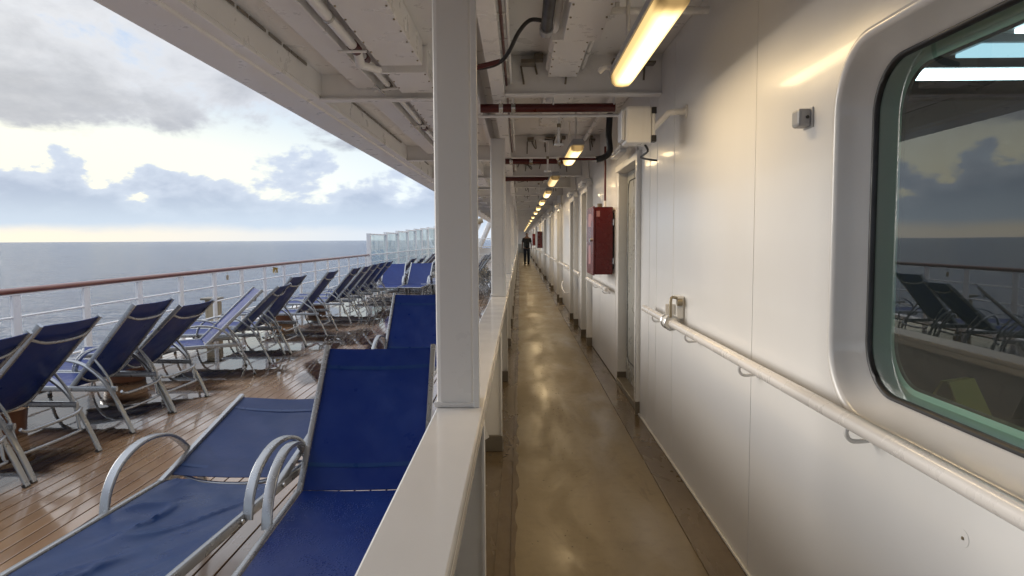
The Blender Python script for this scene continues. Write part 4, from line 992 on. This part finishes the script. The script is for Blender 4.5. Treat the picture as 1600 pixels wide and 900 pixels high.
lounger(-2.54, 17.0, -2, 39, 'right lounger of the two facing the camera in the middle distance', GR, detail=1)
y = 18.6
for k in range(17):
    lounger(-3.35+random.uniform(-0.06, 0.06), y, -90+random.uniform(-4, 4), 50+random.uniform(-6, 4), 'distant lounger number %s beyond the two facing the camera' % (names[k] if k else 'one, the nearest'), GR, detail=0); y += 0.92
y = 17.3
for k in range(10):
    lounger(-1.33+random.uniform(-0.04, 0.04), y, -90+random.uniform(-3, 3), 56+random.uniform(-4, 4), '%s lounger of the inner row seen through the gap right of the big column' % (names[k]), 'inner row of loungers', detail=0); y += 0.72

# ================================================================== PERSON
def person(x, y, z):
    t = thing('person', 'man in black shirt and dark trousers walking away down the walkway', 'person', (x, y, z))
    def skin(name, verts, edges, radii, m_, root=0, lvl=2):
        me = bpy.data.meshes.new(name); me.from_pydata(verts, edges, [])
        o = ob(name, me, t); me.materials.append(m_)
        md = o.modifiers.new('skin', 'SKIN'); md.use_smooth_shade = True
        me.skin_vertices[0].data[root].use_root = True
        for i, r_ in enumerate(radii): me.skin_vertices[0].data[i].radius = r_ if isinstance(r_, tuple) else (r_, r_)
        s_ = o.modifiers.new('sub', 'SUBSURF'); s_.levels = s_.render_levels = lvl
        return o
    V = [(0,0,.96), (0,0,1.12), (0,.0,1.30), (0,0,1.46), (0,0,1.56), (0,.01,1.66), (0,.01,1.76),          # 0-6 pelvis..head top
         (.17,0,1.44), (.245,-.01,1.18), (.255,.05,.94), (.25,.06,.86),                                   # 7-10 right arm
         (-.17,0,1.44), (-.245,.01,1.18), (-.262,-.02,.94), (-.262,-.02,.86),                             # 11-14
         (.095,.0,.88), (.10,.06,.50), (.10,-.03,.09), (.10,.10,.03),                                     # 15-18
         (-.095,0,.88), (-.10,.0,.50), (-.10,-.06,.09), (-.10,.07,.03)]
    E = [(0,1), (1,2), (2,3), (3,4), (4,5), (5,6), (3,7), (7,8), (8,9), (9,10), (3,11), (11,12), (12,13), (13,14), (0,15), (15,16), (16,17), (17,18), (0,19), (19,20), (20,21), (21,22)]
    Rr = [(.15,.11), (.145,.11), (.16,.115), (.12,.09), .058, (.078,.095), (.06,.075), .068, .048, .034, (.03,.04), .068, .048, .034, (.03,.04), .095, .062, .042, (.04,.03), .095, .062, .042, (.04,.03)]
    skin('body', V, E, Rr, M['skin'])
    # fingers
    for s_ in (-1, 1):
        mb = MB(); hx, hy = (.252, .065) if s_ > 0 else (-.262, -.02)
        for k in range(4): mb.tube([(hx, hy-0.028+k*0.019, .86), (hx-s_*.006, hy-0.026+k*0.019, .81), (hx-s_*.018, hy-0.024+k*0.018, .775+.006*abs(k-1.5))], 0.009, 6, 2)
        mb.tube([(hx, hy+0.035, .885), (hx-s_*.004, hy+0.055, .85), (hx-s_*.008, hy+0.058, .825)], 0.010, 6, 2)
        ob('hand_fingers', mb, t, m=M['skin'])
    skin('shirt', [(0,0,.86), (0,0,1.12), (0,0,1.30), (0,0,1.465), (.175,0,1.44), (.235,-.005,1.22), (-.175,0,1.44), (-.235,.005,1.22)],
         [(0,1), (1,2), (2,3), (3,4), (4,5), (3,6), (6,7)], [(.19,.15), (.18,.14), (.185,.135), (.125,.098), .085, .075, .085, .075], M['shirt'])
    skin('trousers', [(0,0,.96), (.097,.0,.86), (.10,.055,.50), (.10,-.03,.07), (-.097,0,.86), (-.10,.0,.50), (-.10,-.06,.07)], [(0,1), (1,2), (2,3), (0,4), (4,5), (5,6)], [(.16,.12), .108, .080, .066, .108, .080, .066], M['jeans'])
    for s_, yy in ((1, .03), (-1, 0)):
        skin('shoe', [(.10*s_, yy-.09, .05), (.10*s_, yy+.03, .045), (.10*s_, yy+.14, .035)], [(0,1), (1,2)], [(.058,.052), (.062,.05), (.055,.042)], M['shirt'])
    skin('hair', [(0,-.02,1.69), (0,-.005,1.765)], [(0,1)], [(.086,.088), (.072,.080)], M['hair'])
    nose = MB().tube([(0, .105, 1.69), (0, .125, 1.66)], 0.012, 6); ob('nose', nose, t, m=M['skin'])
    er = MB()
    for s_ in (-1, 1): er.tube([(s_*.080, .01, 1.69), (s_*.088, .0, 1.66)], 0.016, 6)
    ob('ears', er, t, m=M['skin'])
    t.scale = (1.03, 1.03, 1.03)
    return t
person(0.42, 39.5, 0.0)
